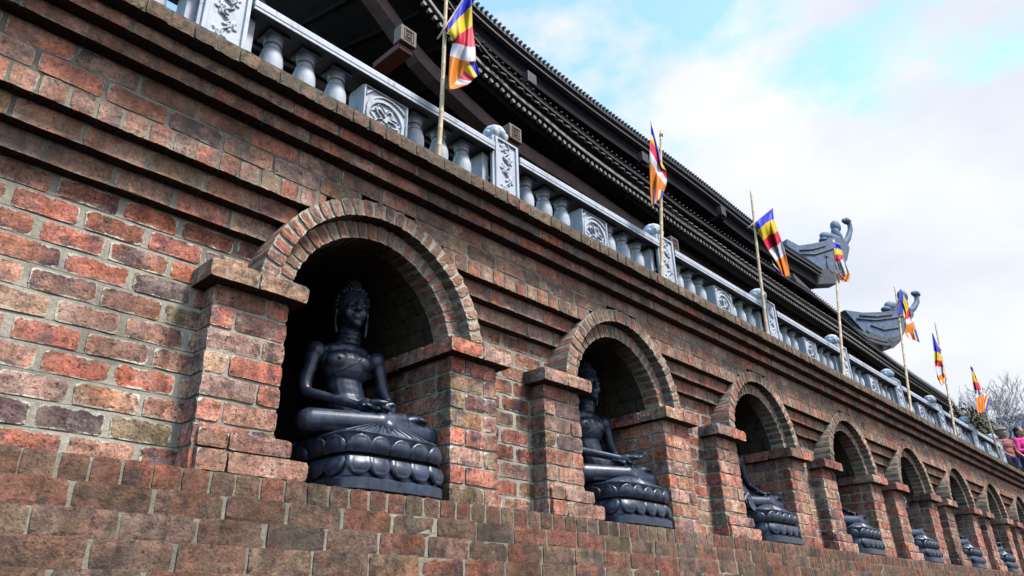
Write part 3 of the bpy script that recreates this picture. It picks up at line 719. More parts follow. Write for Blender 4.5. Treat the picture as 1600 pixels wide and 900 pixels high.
for i, ((b_, t_, r), fl) in enumerate(zip(POLES, FL)):
    pb = P(*b_, y=PY); pb.z = ZT; pt = P(*t_, y=PY+0.002)
    pole = empty('flag_pole', pb, PL[i], 'flagpole', 'bamboo flag poles along the balustrade')
    mb = MB(); n = 26; pts = []; rr = []
    L = (pt-pb)
    for k in range(n+1):
        t = k/n; w = Vector((math.sin(t*5+i)*0.006, 0, 0)); p = pb+L*t+w
        pts.append(p); rr.append(r*(1-0.32*t))
        if 0 < k < n and k % 2 == 0:
            for dd, m_ in ((-0.006, 1.0), (0.0, 1.16), (0.006, 1.0)):
                pts.append(p+L.normalized()*(0.012+dd)); rr.append(r*(1-0.32*t)*m_)
    mb.tube(pts, rr, 12)
    build(mb, 'culm', M['bamboo'], pole, smooth=True)
    # short stick that carries the flag
    h0, h1 = fl[0]
    q0, q1 = P(*h0, y=PY-0.012), P(*h1, y=PY-0.012-FDY[i])
    d = (q1-q0)
    mb = MB(); mb.tube([q0-d*(0.38 if i in (0, 2) else 0.0), q0, q1, q1+d*0.03], r*0.42, 8); build(mb, 'cross_stick', M['bamboo'], pole, smooth=True)
    mb = MB(); mid = q0-d*0.05; ax = L.normalized()
    for q in range(3): 
        tt = (mid-pb).dot(ax); cpt = pb+ax*tt
        mb.tube([cpt+ax*(0.012*q-0.012)+Vector((math.cos(a)*r*1.0, math.sin(a)*r*1.0, 0)) for a in [2*PI*j/12 for j in range(13)]], 0.003, 6)
    build(mb, 'tie', M['bamboo'], pole, smooth=True)
    # cloth
    sub = 8; nv = 6*sub+1; nu = 41; mb = MB(); pts = []
    Lk_ = [Vector(a) for a, _ in fl]; Rk = [Vector(b2) for _, b2 in fl]
    def cat(A, s):
        k = min(int(s), len(A)-2); t = s-k
        p0_, p1_, p2_, p3_ = A[max(k-1, 0)], A[k], A[k+1], A[min(k+2, len(A)-1)]
        cr_ = 0.5*((2*p1_)+(p2_-p0_)*t+(2*p0_-5*p1_+4*p2_-p3_)*t*t+(3*p1_-p0_-3*p2_+p3_)*t**3)
        return cr_*0.5+(p1_*(1-t)+p2_*t)*0.5
    for j in range(nv):
        s_ = j/sub; a = cat(Lk_, s_); c_ = cat(Rk, s_); wpx = (c_-a)
        for k in range(nu):
            u = k/(nu-1); q = a+wpx*u
            fold = math.sin(u*9.5+s_*0.9+i)*0.55+math.sin(u*4.2-s_*1.3+2*i)*0.6+0.3*math.sin(u*17+s_*2)
            env = min(1, s_*0.8+0.15)
            yy = PY-0.014-FDY[i]*u+FDY[i]*0.75*fold*env
            if s_ > 5: yy += 0.012*(s_-5)*(1 if i in (2, 6, 3) else -1)
            q2 = q+Vector((0, 1))*(1.2*math.sin(u*7+s_))*(0.4 if i > 2 else 1.0)*env
            pts.append(P(q2.x, q2.y, y=yy))
    fs = [(j*nu+k, j*nu+k+1, (j+1)*nu+k+1, (j+1)*nu+k) for j in range(nv-1) for k in range(nu-1)]
    mi = []
    for j in range(nv-1):
        for k in range(nu-1):
            s_ = j//sub
            if s_ < 5: mi.append(s_)
            else: mi.append([4, 3, 2, 1, 0][min(4, k*5//(nu-1))])
    mb.v = [tuple(p) for p in pts]; mb.f = fs; mb.mi = mi
    fo = build(mb, 'striped_flag', FLAGC, None, smooth=True)
    c0 = Vector(pts[0]); me = fo.data; me.transform(Matrix.Translation(-c0)); fo.location = c0
    md = fo.modifiers.new('thick', 'SOLIDIFY'); md.thickness = 0.003
    tag(fo, FLB[i], 'flag', 'striped flags hung from the bamboo poles')

# ------------------------------------------------------------------ seated statues
def remesh_obj(mb, voxel, smooth_it=6, fac=0.5):
    me = bpy.data.meshes.new('tmp'); me.from_pydata(mb.v, [], mb.f)
    o = bpy.data.objects.new('tmp', me); COL.objects.link(o)
    r = o.modifiers.new('r', 'REMESH'); r.mode = 'VOXEL'; r.voxel_size = voxel
    s_ = o.modifiers.new('s', 'SMOOTH'); s_.iterations = smooth_it; s_.factor = fac
    bpy.context.view_layer.update()
    dg = bpy.context.evaluated_depsgraph_get()
    me2 = bpy.data.meshes.new_from_object(o.evaluated_get(dg)); bpy.data.objects.remove(o); bpy.data.meshes.remove(me)
    me2.polygons.foreach_set('use_smooth', [True]*len(me2.polygons)); me2.materials.clear()
    return me2
def rotz(a): return Matrix.Rotation(a, 3, 'Z')
def hand(mb, wrist, palm_c, dirv, up, thumb_side, curl=0.2, sc=1.0):
    """palm plus four fingers and a thumb; dirv fingers direction, up the palm normal"""
    d = Vector(dirv).normalized(); n = Vector(up).normalized(); s_ = d.cross(n).normalized()
    pc = Vector(palm_c)
    R = Matrix((s_, d, n)).transposed()
    mb.ell(pc, (0.042*sc, 0.052*sc, 0.018*sc), R, 14)
    mb.cap(Vector(wrist), pc-d*0.03*sc, 0.031*sc, 0.03*sc)
    for q in range(4):
        o = pc+s_*((q-1.5)*0.0205*sc)+d*0.040*sc; ln = [0.066, 0.078, 0.074, 0.060][q]*sc
        d2 = (d-n*curl).normalized(); m_ = o+d*ln*0.5; e = m_+d2*ln*0.55
        mb.cap(o, m_, 0.0105*sc, 0.010*sc, 8); mb.cap(m_, e, 0.010*sc, 0.008*sc, 8)
    o = pc+s_*(thumb_side*0.036*sc)-d*0.02*sc
    m_ = o+(s_*thumb_side*0.7+d*0.7).normalized()*0.040*sc; e = m_+(d*0.9+s_*thumb_side*0.1).normalized()*0.034*sc
    mb.cap(o, m_, 0.015*sc, 0.012*sc, 8); mb.cap(m_, e, 0.012*sc, 0.009*sc, 8)
def superell(a, b_, n=3.0, m_=72):
    out = []
    for k in range(m_):
        q = 2*PI*k/m_; c, s_ = math.cos(q), math.sin(q)
        out.append((a*math.copysign(abs(c)**(2/n), c), b_*math.copysign(abs(s_)**(2/n), s_)))
    return out
PA, PB = 0.318, 0.400
def ring_prof(mb, prof, n=72):
    vs = []; fs = []
    for k_, z in prof:
        for x, y in superell(PA*k_, PB*k_, 6, n): vs.append((x, y, z))
    for i in range(len(prof)-1):
        for k in range(n): fs.append((i*n+k, i*n+(k+1) % n, (i+1)*n+(k+1) % n, (i+1)*n+k))
    fs.append(tuple(range(n-1, -1, -1))); fs.append(tuple((len(prof)-1)*n+k for k in range(n)))
    mb.add(vs, fs)
def petals(z0, z1, scale, n=24, up=True):
    mb = MB(); pr = superell(PA*scale, PB*scale, 6, 360)
    # equal arc spacing
    ln = [0]
    for i in range(360): ln.append(ln[-1]+math.dist(pr[i], pr[(i+1) % 360]))
    T = ln[-1]; h = (z1-z0)
    for k in range(n):
        tgt = T*(k+0.5)/n; i = next(j for j in range(360) if ln[j+1] >= tgt)
        x, y = pr[i]; x2, y2 = pr[(i+2) % 360]; tx, ty = x2-x, y2-y; l = math.hypot(tx, ty); tx /= l; ty /= l
        nx, ny = ty, -tx; w = T/n*0.56
        nu, nv = 13, 11; pts = []
        for b_ in range(nv):
            for a in range(nu):
                u = a/(nu-1)*2-1; v = b_/(nv-1)
                wid = (1-(v if up else 1-v)**3.2)**0.5 if True else 1
                vv = v if up else 1-v
                wid = (1-max(0, (vv-0.30)/0.70)**2.0)**0.62*(0.86+0.14*min(1, vv/0.30)) if vv < 1 else 0.0
                bul = 0.021*(1-u*u)**0.6*math.sin(PI*(0.15+0.8*vv))+0.014*vv
                rim = 0.006 if (abs(u) > 0.78 or vv > 0.84) and abs(u) < 0.99 and vv < 0.97 else 0
                px = u*w*wid
                pts.append((x+tx*px+nx*(bul+rim), y+ty*px+ny*(bul+rim), z0+h*v))
        mb.grid(pts, nu, nv)
    return mb
def statue(kind, label):
    c = None
    root = empty('seated_statue', (0, 0, 0), label, 'statue', 'seated statues in the wall niches')
    mb = MB(); ring_prof(mb, [(1.0, 0), (1.01, 0.004), (1.01, 0.048), (0.985, 0.056), (0.95, 0.062), (0.95, 0.13), (0.93, 0.14), (0.86, 0.148), (0.86, 0.166), (0.93, 0.172), (0.93, 0.245), (0.95, 0.262), (0.93, 0.272), (0.80, 0.276)])
    build(mb, 'pedestal', M['statue'], root, world=False, smooth=True, angle=35)
    for (za, zb_, sc, up) in ((0.060, 0.146, 0.955, False), (0.168, 0.250, 0.935, True)):
        build(petals(za, zb_, sc, 22, up), 'lotus_petals', M['statue'], root, world=False, smooth=True)
    mb = MB(); bz = 0.27
    # legs
    mb.ell((0, 0.06, bz+0.09), (0.19, 0.15, 0.09))
    for s_ in (-1, 1):
        mb.cap((s_*0.12, 0.04, bz+0.085), (s_*0.350, -0.11, bz+0.070), 0.088, 0.064, 18)
    mb.cap((0.350, -0.12, bz+0.066), (0.02, -0.235, bz+0.055), 0.063, 0.048, 18)        # lower shin
    mb.cap((-0.350, -0.12, bz+0.070), (-0.02, -0.225, bz+0.078), 0.064, 0.050, 18)
    mb.cap((-0.02, -0.225, bz+0.084), (0.13, -0.20, bz+0.120), 0.048, 0.036, 14)        # upper foot on thigh
    mb.ell((0.20, -0.175, bz+0.132), (0.085, 0.036, 0.024), Matrix.Rotation(-0.25, 3, 'Y'))
    for q in range(5): mb.cap((0.262, -0.198+q*0.013, bz+0.139-q*0.003), (0.292, -0.196+q*0.013, bz+0.133-q*0.004), 0.009, 0.007, 8)
    # torso
    mb.ell((0, 0.05, bz+0.20), (0.140, 0.105, 0.11)); mb.ell((0, 0.045, bz+0.30), (0.108, 0.080, 0.13)); mb.ell((0, 0.04, bz+0.425), (0.148, 0.095, 0.105))
    for s_ in (-1, 1):
        mb.ell((s_*0.066, -0.008, bz+0.440), (0.078, 0.046, 0.050)); mb.ell((s_*0.185, 0.045, bz+0.485), (0.056, 0.056, 0.056))
    mb.ell((0, 0.055, bz+0.515), (0.15, 0.065, 0.048))
    mb.cap((0, 0.045, bz+0.52), (0, 0.025, bz+0.645), 0.062, 0.056, 18)
    for zz in (0.558, 0.583, 0.608): mb.tube([(0.062*math.cos(a), 0.034+0.060*math.sin(a)-(zz-0.55)*0.15, bz+zz-0.01*math.sin(a)*-1) for a in [2*PI*k/24 for k in range(25)]], 0.0085, 8)
    # arms
    SL, SR = Vector((-0.195, 0.04, bz+0.475)), Vector((0.195, 0.04, bz+0.475))
    eL, eR = Vector((-0.255, 0.030, bz+0.260)), Vector((0.255, 0.030, bz+0.260))
    def arm(sh, el, wr): mb.cap(sh, el, 0.043, 0.034, 16); mb.cap(el, wr, 0.034, 0.024, 16)
    lapL, lapR = Vector((-0.075, -0.175, bz+0.165)), Vector((0.075, -0.165, bz+0.155))
    if kind in ('lap', 'gesture', 'earth', 'raised'):
        arm(SR, eR, lapR); hand(mb, lapR, lapR+Vector((-0.055, -0.02, 0)), (-1, -0.12, 0), (0, 0, 1), -1, -0.25)
    if kind == 'lap':
        arm(SL, eL, lapL); hand(mb, lapL, lapL+Vector((0.05, -0.025, 0.012)), (1, -0.12, 0), (0, 0, 1), 1, -0.25)
    elif kind == 'gesture':
        w_ = Vector((0.01, -0.215, bz+0.180)); arm(SL, Vector((-0.25, 0.0, bz+0.265)), w_); hand(mb, w_, w_+Vector((0.045, -0.03, 0.012)), (0.8, -0.45, 0.15), (0, -0.3, 1), 1, -0.5)
    elif kind == 'earth':
        el = Vector((-0.285, -0.05, bz+0.29)); w_ = Vector((-0.285, -0.185, bz+0.135)); arm(SL, el, w_); hand(mb, w_, w_+Vector((0.0, -0.035, -0.045)), (0.03, -0.35, -1), (0, -1, 0.3), 1, -0.1)
    elif kind == 'raised':
        el = Vector((-0.27, -0.02, bz+0.27)); w_ = Vector((-0.215, -0.215, bz+0.27)); arm(SL, el, w_); hand(mb, w_, w_+Vector((0.0, -0.012, 0.050)), (0, -0.12, 1), (0, -1, 0), 1, 0.05, 1.15)
    elif kind == 'teaching':
        for s_ in (-1, 1):
            el = Vector((s_*0.26, 0.0, bz+0.27)); w_ = Vector((s_*0.075, -0.17, bz+0.37)); arm(SL if s_ < 0 else SR, el, w_)
            hand(mb, w_, w_+Vector((-s_*0.02, -0.02, 0.045)), (-s_*0.25, -0.15, 1), (0, -1, 0), s_*-1, 0.35)
    # head
    hz = bz+0.735; hy = -0.005
    mb.ell((0, hy+0.012, hz+0.018), (0.092, 0.100, 0.100)); mb.ell((0, hy-0.012, hz-0.045), (0.068, 0.078, 0.075)); mb.ell((0, hy-0.068, hz-0.098), (0.030, 0.026, 0.022))
    mb.ell((0, hy-0.058, hz-0.075), (0.045, 0.035, 0.032))
    for s_ in (-1, 1):
        mb.ell((s_*0.040, hy-0.060, hz-0.040), (0.030, 0.028, 0.032))
        mb.ell((s_*0.093, hy+0.020, hz-0.025), (0.011, 0.028, 0.046)); mb.cap((s_*0.093, hy+0.018, hz-0.05), (s_*0.090, hy+0.012, hz-0.130), 0.013, 0.010, 8)
    mb.cap((0, hy-0.090, hz+0.012), (0, hy-0.116, hz-0.030), 0.010, 0.015, 10)
    for s_ in (-1, 1): mb.ell((s_*0.013, hy-0.103, hz-0.035), (0.010, 0.012, 0.008))
    mb.ell((0, hy-0.094, hz-0.060), (0.027, 0.014, 0.0075)); mb.ell((0, hy-0.092, hz-0.074), (0.022, 0.014, 0.0085))
    for s_ in (-1, 1):
        mb.ell((s_*0.036, hy-0.079, hz-0.002), (0.023, 0.016, 0.012))
        mb.tube([(s_*x, hy-0.094+x*x*9, hz+z) for x, z in ((0.006, 0.018), (0.02, 0.028), (0.04, 0.032), (0.058, 0.026), (0.070, 0.014))], [0.006, 0.007, 0.007, 0.006, 0.004], 8)
    me = remesh_obj(mb, 0.0052 if kind == 'lap' else 0.0075, 3, 0.5)
    body = link('figure', me, M['statue'], root)
    # finer creases on the face: eyelid lines and lip line stay as their own small ridges
    mb = MB()
    for s_ in (-1, 1):
        mb.tube([(s_*x, hy-0.0965+abs(x-0.036)**2*14, hz+z) for x, z in ((0.014, -0.006), (0.026, -0.010), (0.038, -0.011), (0.050, -0.008), (0.058, -0.002))], 0.0022, 6)
        build(mb, 'eyelid', M['statue'], root, world=False, smooth=True); mb = MB()
    mb.ell((0, hy-0.098, hz+0.040), 0.005, seg=8)
    build(mb, 'forehead_mark', M['statue'], root, world=False, smooth=True)
    # curled hair with a crown knot
    mb = MB(); mb.ell((0, hy+0.022, hz+0.040), (0.092, 0.098, 0.090), seg=24); mb.ell((0, hy+0.020, hz+0.128), (0.046, 0.046, 0.042))
    rr = random.Random(3)
    for q in range(190):
        ph = math.acos(1-1.25*(q+0.5)/190); th = q*2.39996
        d = Vector((math.sin(ph)*math.cos(th), math.sin(ph)*math.sin(th), math.cos(ph)))
        if d.y < -0.30 and d.z < 0.52: continue
        p = Vector((0, hy+0.022, hz+0.040))+Vector((d.x*0.093, d.y*0.099, d.z*0.091))
        mb.ell(p, 0.0115, seg=8); mb.ell(p+d*0.006, 0.007, seg=6)
    for q in range(48):
        ph = math.acos(1-1.3*(q+0.5)/48); th = q*2.39996; d = Vector((math.sin(ph)*math.cos(th), math.sin(ph)*math.sin(th), math.cos(ph)))
        mb.ell(Vector((0, hy+0.020, hz+0.128))+d*0.045, 0.0125, seg=8)
    mb.ell((0, hy+0.02, hz+0.178), (0.014, 0.014, 0.02), seg=10)
    build(mb, 'hair', M['statue'], root, world=False, smooth=True)
    # hem of the robe across the chest, nipple, waist fold, fan of cloth at the shins
    dep = bpy.context.evaluated_depsgraph_get()
    mb = MB(); pts = []
    from mathutils.bvhtree import BVHTree
    bv = BVHTree.FromPolygons([v.co for v in me.vertices], [tuple(p.vertices) for p in me.polygons])
    for k in range(30):
        t = k/29; x = 0.105-0.235*t-0.03*math.sin(PI*t)*-1; z = bz+0.53-0.165*t**0.8
        if t > 0.55: z = bz+0.53-0.165*t**0.8-0.02*(t-0.55)
        r_ = bv.ray_cast(Vector((x, -1, z)), Vector((0, 1, 0)))
        if r_[0] is not None and r_[0].y < 0.12: pts.append(r_[0]+Vector((0, -0.001, 0)))
    if len(pts) > 3: mb.tube(pts, 0.0045, 6)
    for x in (-0.085,):
        r_ = bv.ray_cast(Vector((x, -1, bz+0.445)), Vector((0, 1, 0)))
        if r_[0] is not None: mb.ell(r_[0], 0.011, seg=10)
    build(mb, 'robe_hem', M['statue'], root, world=False, smooth=True)
    mb = MB(); pts = []
    for j in range(8):
        v = j/7
        for i in range(57):
            u = i/56*2-1; rw = 0.02+0.27*v**0.8
            pts.append((u*rw, -0.250-0.062*v-0.006*math.cos(u*PI*9)+abs(u)**2*0.05*v, bz+0.075-0.072*v+0.002*math.cos(u*PI*9)))
    mb.grid(pts, 57, 8); build(mb, 'robe_fan', M['statue'], root, world=False, smooth=True)
    for ch in kids(root):
        if ch.name.split('.')[0] not in ('pedestal', 'lotus_petals'):
            for v in ch.data.vertices:
                t = sst(0.38, 0.62, v.co.z); t2 = sst(1.0, 1.12, v.co.z+0.0); a_ = -math.radians(7+3*t+9*sst(0.86, 0.95, v.co.z)); cx_, cy_ = v.co.x, v.co.y-0.03; v.co.x, v.co.y = cx_*math.cos(a_)-cy_*math.sin(a_), cx_*math.sin(a_)+cy_*math.cos(a_)+0.03; v.co.x = v.co.x*(0.96-0.03*t)+0.012-0.058*t; v.co.z += max(0, v.co.z-0.42)*0.040; v.co.y += -0.035+0.050*t
    return root
LBL = ['largest seated black statue, in the nearest niche, both hands resting in its lap',
       'seated black statue half hidden by a pier in the second niche from the left',
       'black seated statue in the third niche, its arm reaching down over the near knee',
       'black seated statue in the fourth niche with one hand held up before the knee',
       'small black seated statue in the fifth niche with both hands raised at the chest',
       'small black seated statue in the sixth niche, its arm slanting down over its knee',
       'black seated statue in the seventh niche, only its knees and lotus base showing',
       'farthest seated black statue, cut by the right edge of the picture']
STY = 0.981+PB/S+0.002
def place(o, k): o.location = V(CEN[k]+0.053, STY, ZL+0.0022)
kinds = ['lap', 'gesture', 'earth', 'raised', 'teaching']
protos = {}
for k in range(5): protos[kinds[k]] = statue(kinds[k], LBL[k]); place(protos[kinds[k]], k)
for k, kd in ((5, 'earth'), (6, 'lap'), (7, 'gesture')):
    o = dup(protos[kd], None, LBL[k]); place(o, k)

# ------------------------------------------------------------------ temple hall behind the terrace
tem = empty('temple_hall', V(5.0, 3.0, 0.8435), 'dark timber temple hall with tiered tiled eaves and curled grey roof corners behind the balustrade', 'temple')
def interp(pts, x):
    """smooth curve through (x, z) points"""
    if x <= pts[0][0]: i = 0
    elif x >= pts[-1][0]: i = len(pts)-2
    else: i = next(j for j in range(len(pts)-1) if pts[j+1][0] >= x)
    p1, p2 = pts[i], pts[i+1]; p0 = pts[max(0, i-1)]; p3 = pts[min(len(pts)-1, i+2)]
    h = p2[0]-p1[0]; t = (x-p1[0])/h
    m1 = (p2[1]-p0[1])/(p2[0]-p0[0]); m2 = (p3[1]-p1[1])/(p3[0]-p1[0])
    t2, t3 = t*t, t*t*t
    return (2*t3-3*t2+1)*p1[1]+(t3-2*t2+t)*h*m1+(-2*t3+3*t2)*p2[1]+(t3-t2)*h*m2
def sweep(mb, curve, x0, x1, n, prof, mi=0):
    """prof: list of (y, dz) in wall units, swept along x following curve z"""
    xs = [x0+(x1-x0)*i/n for i in range(n+1)]; k = len(prof)
    vs = []
    for x in xs:
        z = interp(curve, x)
        for y, dz in prof: vs.append(V(x, y, z+dz))
    fs = [(i*k+j, i*k+(j+1) % k, (i+1)*k+(j+1) % k, (i+1)*k+j) for i in range(n) for j in range(k)]
    fs += [tuple(range(k-1, -1, -1)), tuple(n*k+j for j in range(k))]
    mb.add(vs, fs, mi)
# lower eave: outer tile edge curve (wall units at y = 2.0)
def px_curve(pts, y): return [(PU(u, v, y=y)[0], PU(u, v, y=y)[2]) for u, v in pts]
CL = px_curve([(560, -150), (610, -65), (654, 0), (686, 43), (720, 85), (751, 118), (782, 144), (800, 162), (836, 190), (889, 234), (947, 277), (1000, 314), (1060, 358), (1102, 386), (1160, 426), (1184, 442), (1244, 481), (1302, 518), (1350, 550), (1400, 584), (1450, 616), (1484, 638)], 2.0)
XE = CL[-1][0]
fas = [(x, z) for x, z in CL]
mb = MB()
sweep(mb, CL, 1.05, XE, 90, [(2.0, 0.0), (2.0, 0.045), (2.06, 0.055), (3.0, 0.36), (3.0, 0.30), (2.06, -0.004)])
low = build(mb, 'lower_eave', M['wood'], tem)
# drip tiles along the outer edge (scalloped)
mb = MB(); x = 1.07; k = 0
while x < XE:
    z = interp(CL, x); sl = (interp(CL, x+0.01)-interp(CL, x-0.01))/0.02
    c = Vector(V(x, 1.985, z+0.010)); r = 0.0125*S
    a = 10; pts = []
    vs = [c+Vector((math.cos(2*PI*j/a)*r, 0, math.sin(2*PI*j/a)*r)) for j in range(a)]
    mb.add([v for v in vs]+[v+Vector((0, 0.05, 0.0)) for v in vs], [tuple(range(a))]+[(j, (j+1) % a, a+(j+1) % a, a+j) for j in range(a)])
    x += 0.040*math.cos(math.atan(sl))
tag(build(mb, 'drip_tile_row', M['tile_edge'], low), kind='stuff')
mb = MB(); sweep(mb, CL, 1.05, XE, 90, [(1.975, 0.035), (1.975, 0.055), (2.01, 0.06), (2.01, 0.035)])
build(mb, 'tile_lip', M['tile_edge'], low)
# second eave edge standing just above it, with short hanging tile ends
CD = px_curve([(585, -150), (640, -62), (685, 0), (712, 38), (747, 82), (764, 103), (787, 123), (818, 149), (838, 166), (893, 209), (942, 246), (1000, 291), (1067, 345), (1102, 370), (1160, 411), (1204, 440), (1262, 478), (1318, 513), (1360, 543), (1410, 580), (1450, 607), (1484, 630)], 1.975)
mb = MB(); sweep(mb, [(x, z) for x, z in CD], 1.05, XE, 90, [(1.978, 0.004), (1.978, 0.016), (1.99, 0.020), (2.5, 0.20), (2.5, 0.16), (2.01, -0.02), (2.03, -0.10), (2.02, -0.10)])
mid = build(mb, 'second_eave', M['wood'], tem)
mb = MB(); x = 1.07
while x < XE:
    z = interp(CD, x); q = Vector(V(x, 1.958, z))
    sz = S*0.034
    p_ = [q+Vector((-0.5*sz*1.5, 0.02, 0.30*sz)), q+Vector((0, -0.01, 0.12*sz)), q+Vector((0.5*sz*1.5, 0.02, 0.0))]
    mb.tube(p_, 0.015, 6); x += 0.062
tag(build(mb, 'tile_end_row', M['tile_edge'], mid), kind='stuff')
# gutter board and beaded top edge above (seen as the dark band under the sky)
CT = px_curve([(600, -160), (655, -70), (700, -6), (725, 30), (758, 72), (775, 91), (798, 111), (829, 138), (850, 156), (905, 199), (952, 236), (1010, 278), (1060, 317), (1110, 352), (1160, 386), (1210, 418), (1264, 453), (1304, 483), (1345, 519), (1384, 553), (1430, 586), (1484, 622)], 1.955)
mb = MB(); sweep(mb, CT, 1.05, XE, 90, [(1.96, -0.026), (1.96, 0.0), (2.0, 0.010), (2.6, 0.13), (2.6, 0.08), (2.0, -0.030)])
gut = build(mb, 'gutter_board', M['wood_blue'], tem)
mb = MB(); sweep(mb, CT, 1.05, XE, 90, [(1.952, -0.034), (1.952, -0.026), (1.975, -0.026), (1.975, -0.034)]); build(mb, 'gutter_lip', M['fascia'], gut)
mb = MB(); x = 1.07
while x < XE:
    q = Vector(V(x, 1.955, interp(CT, x)+0.006)); mb.ell(q, (0.022, 0.02, 0.012), seg=6); x += 0.045
tag(build(mb, 'bead_row', M['tile'], gut), kind='stuff')
# roof surface between the lower eave and the upper wall
mb = MB(); sweep(mb, CT, 1.05, XE, 60, [(2.0, 0.0), (3.3, 0.42), (3.3, 0.38), (2.0, -0.03)]); build(mb, 'lower_roof', M['tile'], tem)
# purlin under the lower eave and the carved beam ends
CB = [(PU(u, v, y=2.12)[0], PU(u, v, y=2.12)[2]) for u, v in ((545, -60), (590, 0), (620, 42), (655, 92), (720, 156), (790, 218), (830, 246), (900, 290), (980, 345), (1060, 393), (1200, 472), (1350, 560))]
mb = MB(); sweep(mb, CB, CB[0][0], CB[-1][0], 60, [(2.10, -0.042), (2.09, 0.0), (2.10, 0.040), (2.17, 0.04), (2.17, -0.042)])
build(mb, 'purlin', M['beam'], tem)
def block(px, y, size, mat, lit=True, name='beam_end'):
    c = P(*px, y=y); s_ = size*S/2
    mb = MB(); mb.bbox(c.x-s_, c.x+s_, c.y, c.y+0.05*S, c.z-s_, c.z+s_, 0.012)
    o = build(mb, name, M[mat], tem)
    mb = MB(); mb.bbox(c.x-s_*0.85, c.x+s_*0.85, c.y+0.05, c.y+0.20*S, c.z-s_*1.75, c.z-s_*1.0-0.002, 0.01); build(mb, 'bracket', M['block_red' if lit else 'wood_blue'], o)
    mb = MB(); y_ = c.y-0.006; t = s_*0.065
    def bar(x0, x1, z0, z1): mb.box(c.x+x0*s_, c.x+x1*s_, y_, y_+0.005, c.z+z0*s_, c.z+z1*s_)
    for a, z0, z1 in ((-.62, -.68, .68), (.56, -.68, .68)): bar(a, a+.06, z0, z1)
    bar(-.555, .555, .62, .68); bar(-.555, .555, -.68, -.62)
    for z in (.42, -.42): bar(-.40, .38, z, z+.06)
    bar(-.40, -.34, .10, .415); bar(.32, .38, .10, .415); bar(-.335, .315, .10, .16); bar(-.03, .03, .165, .415)
    bar(-.40, -.34, -.355, -.08); bar(.32, .38, -.355, -.08); bar(-.335, -.12, -.14, -.08); bar(.10, .315, -.14, -.08); bar(-.2, .2, -.26, -.2)
    if not lit: mb = None
    if mb: build(mb, 'carved_sign', M['groove'], o)
    return o
for px, sz in (((639, 56), 0.086), ((806, 208), 0.084), ((1055, 381), 0.084)): block(px, 1.93, sz, 'block')
# rafters under the lower eave
rp = None; x = 1.15; first = None
while x < XE-0.1:
    z = interp(CL, x)-0.012
    mb = MB(); a, b2 = Vector(V(x, 2.03, z)), Vector(V(x, 2.98, z+0.30)); mb.tube([a, b2], 0.035, 6)
    if first is None: first = []
    first.append(build(mb, 'rafter', M['wood'], low)); x += 0.16 if len(first) < 90 else 9
# hall wall, posts and doors
mb = MB(); mb.box(*[V(1.25, 0, 0)[0], V(9.3, 0, 0)[0]], 3.0*S, 6.5*S, ZT, Z(2.9)); mb.box(V(1.6, 0, 0)[0], V(9.0, 0, 0)[0], 3.3*S, 6.2*S, Z(2.85), Z(4.1))
hw = build(mb, 'hall_wall', M['wood'], tem)
for k in range(10):
    mb = MB(); cx = V(1.35+0.86*k, 0, 0)[0]; mb.tube([(cx, 2.35*S, ZT), (cx, 2.35*S, Z(2.4))], 0.19, 18); mb.bbox(cx-.28, cx+.28, 2.35*S-.28, 2.35*S+.28, ZT, ZT+0.22, 0.03)
    build(mb, 'column', M['wood'], tem, smooth=False)
for k in range(9):
    mb = MB(); cx = V(1.78+0.86*k, 0, 0)[0]; mb.bbox(cx-.85, cx+.85, 3.0*S-0.05, 3.0*S-0.003, ZT+0.1, Z(1.9), 0.01)
    for q in range(4): mb.box(cx-.8+.42*q, cx-.8+.42*q+.34, 3.0*S-0.07, 3.0*S-0.052, ZT+0.3, Z(1.8))
    build(mb, 'door_panel', M['wood'], tem)

# upper roof
UA = [(700, -45), (740, 0), (797, 52), (855, 100), (925, 155), (995, 207), (1050, 248), (1100, 286), (1173, 344), (1225, 382), (1262, 406), (1284, 421)]
CA = [(PU(u, v, y=2.5)[0], PU(u, v, y=2.5)[2]) for u, v in UA]
xa0, xa1 = CA[0][0], CA[-1][0]
mb = MB(); sweep(mb, CA, xa0, xa1, 80, [(2.50, -0.045), (2.50, -0.012), (2.56, 0.0), (4.3, 0.9), (4.3, 0.84), (3.3, 0.06), (2.56, -0.06)])
up_ = build(mb, 'upper_roof', M['tile'], tem)
mb = MB(); x = xa0+0.01
while x < xa1:
    mb.tube([V(x, 2.485, interp(CA, x)-0.010), V(x, 2.56, interp(CA, x)+0.012)], 0.030, 8); x += 0.040
build(mb, 'tile_cap_row', M['tile'], up_)
mb = MB(); sweep(mb, CA, xa0, xa1, 80, [(2.515, -0.085), (2.515, -0.066), (2.53, -0.066), (2.53, -0.085)]); build(mb, 'eave_trim', M['fascia'], up_)
mb = MB(); sweep(mb, CA, xa0, xa1, 80, [(2.56, -0.20), (2.56, -0.06), (3.3, 0.05), (3.3, -0.05)]); build(mb, 'upper_soffit', M['wood_blue'], up_)
CU2 = [(PU(u, v, y=2.62)[0], PU(u, v, y=2.62)[2]) for u, v in ((690, -20), (755, 55), (830, 118), (905, 168), (1008, 243), (1070, 285), (1130, 329), (1200, 378), (1262, 420))]
mb = MB(); sweep(mb, CU2, CU2[0][0], CU2[-1][0], 60, [(2.61, -0.03), (2.60, 0.0), (2.61, 0.025), (2.66, 0.025), (2.66, -0.03)]); build(mb, 'upper_purlin', M['fascia'], tem)
for px in ((832, 122), (1009, 246), (1131, 330), (1222, 395)): block(px, 2.46, 0.085, 'fascia', False, 'upper_beam_end')

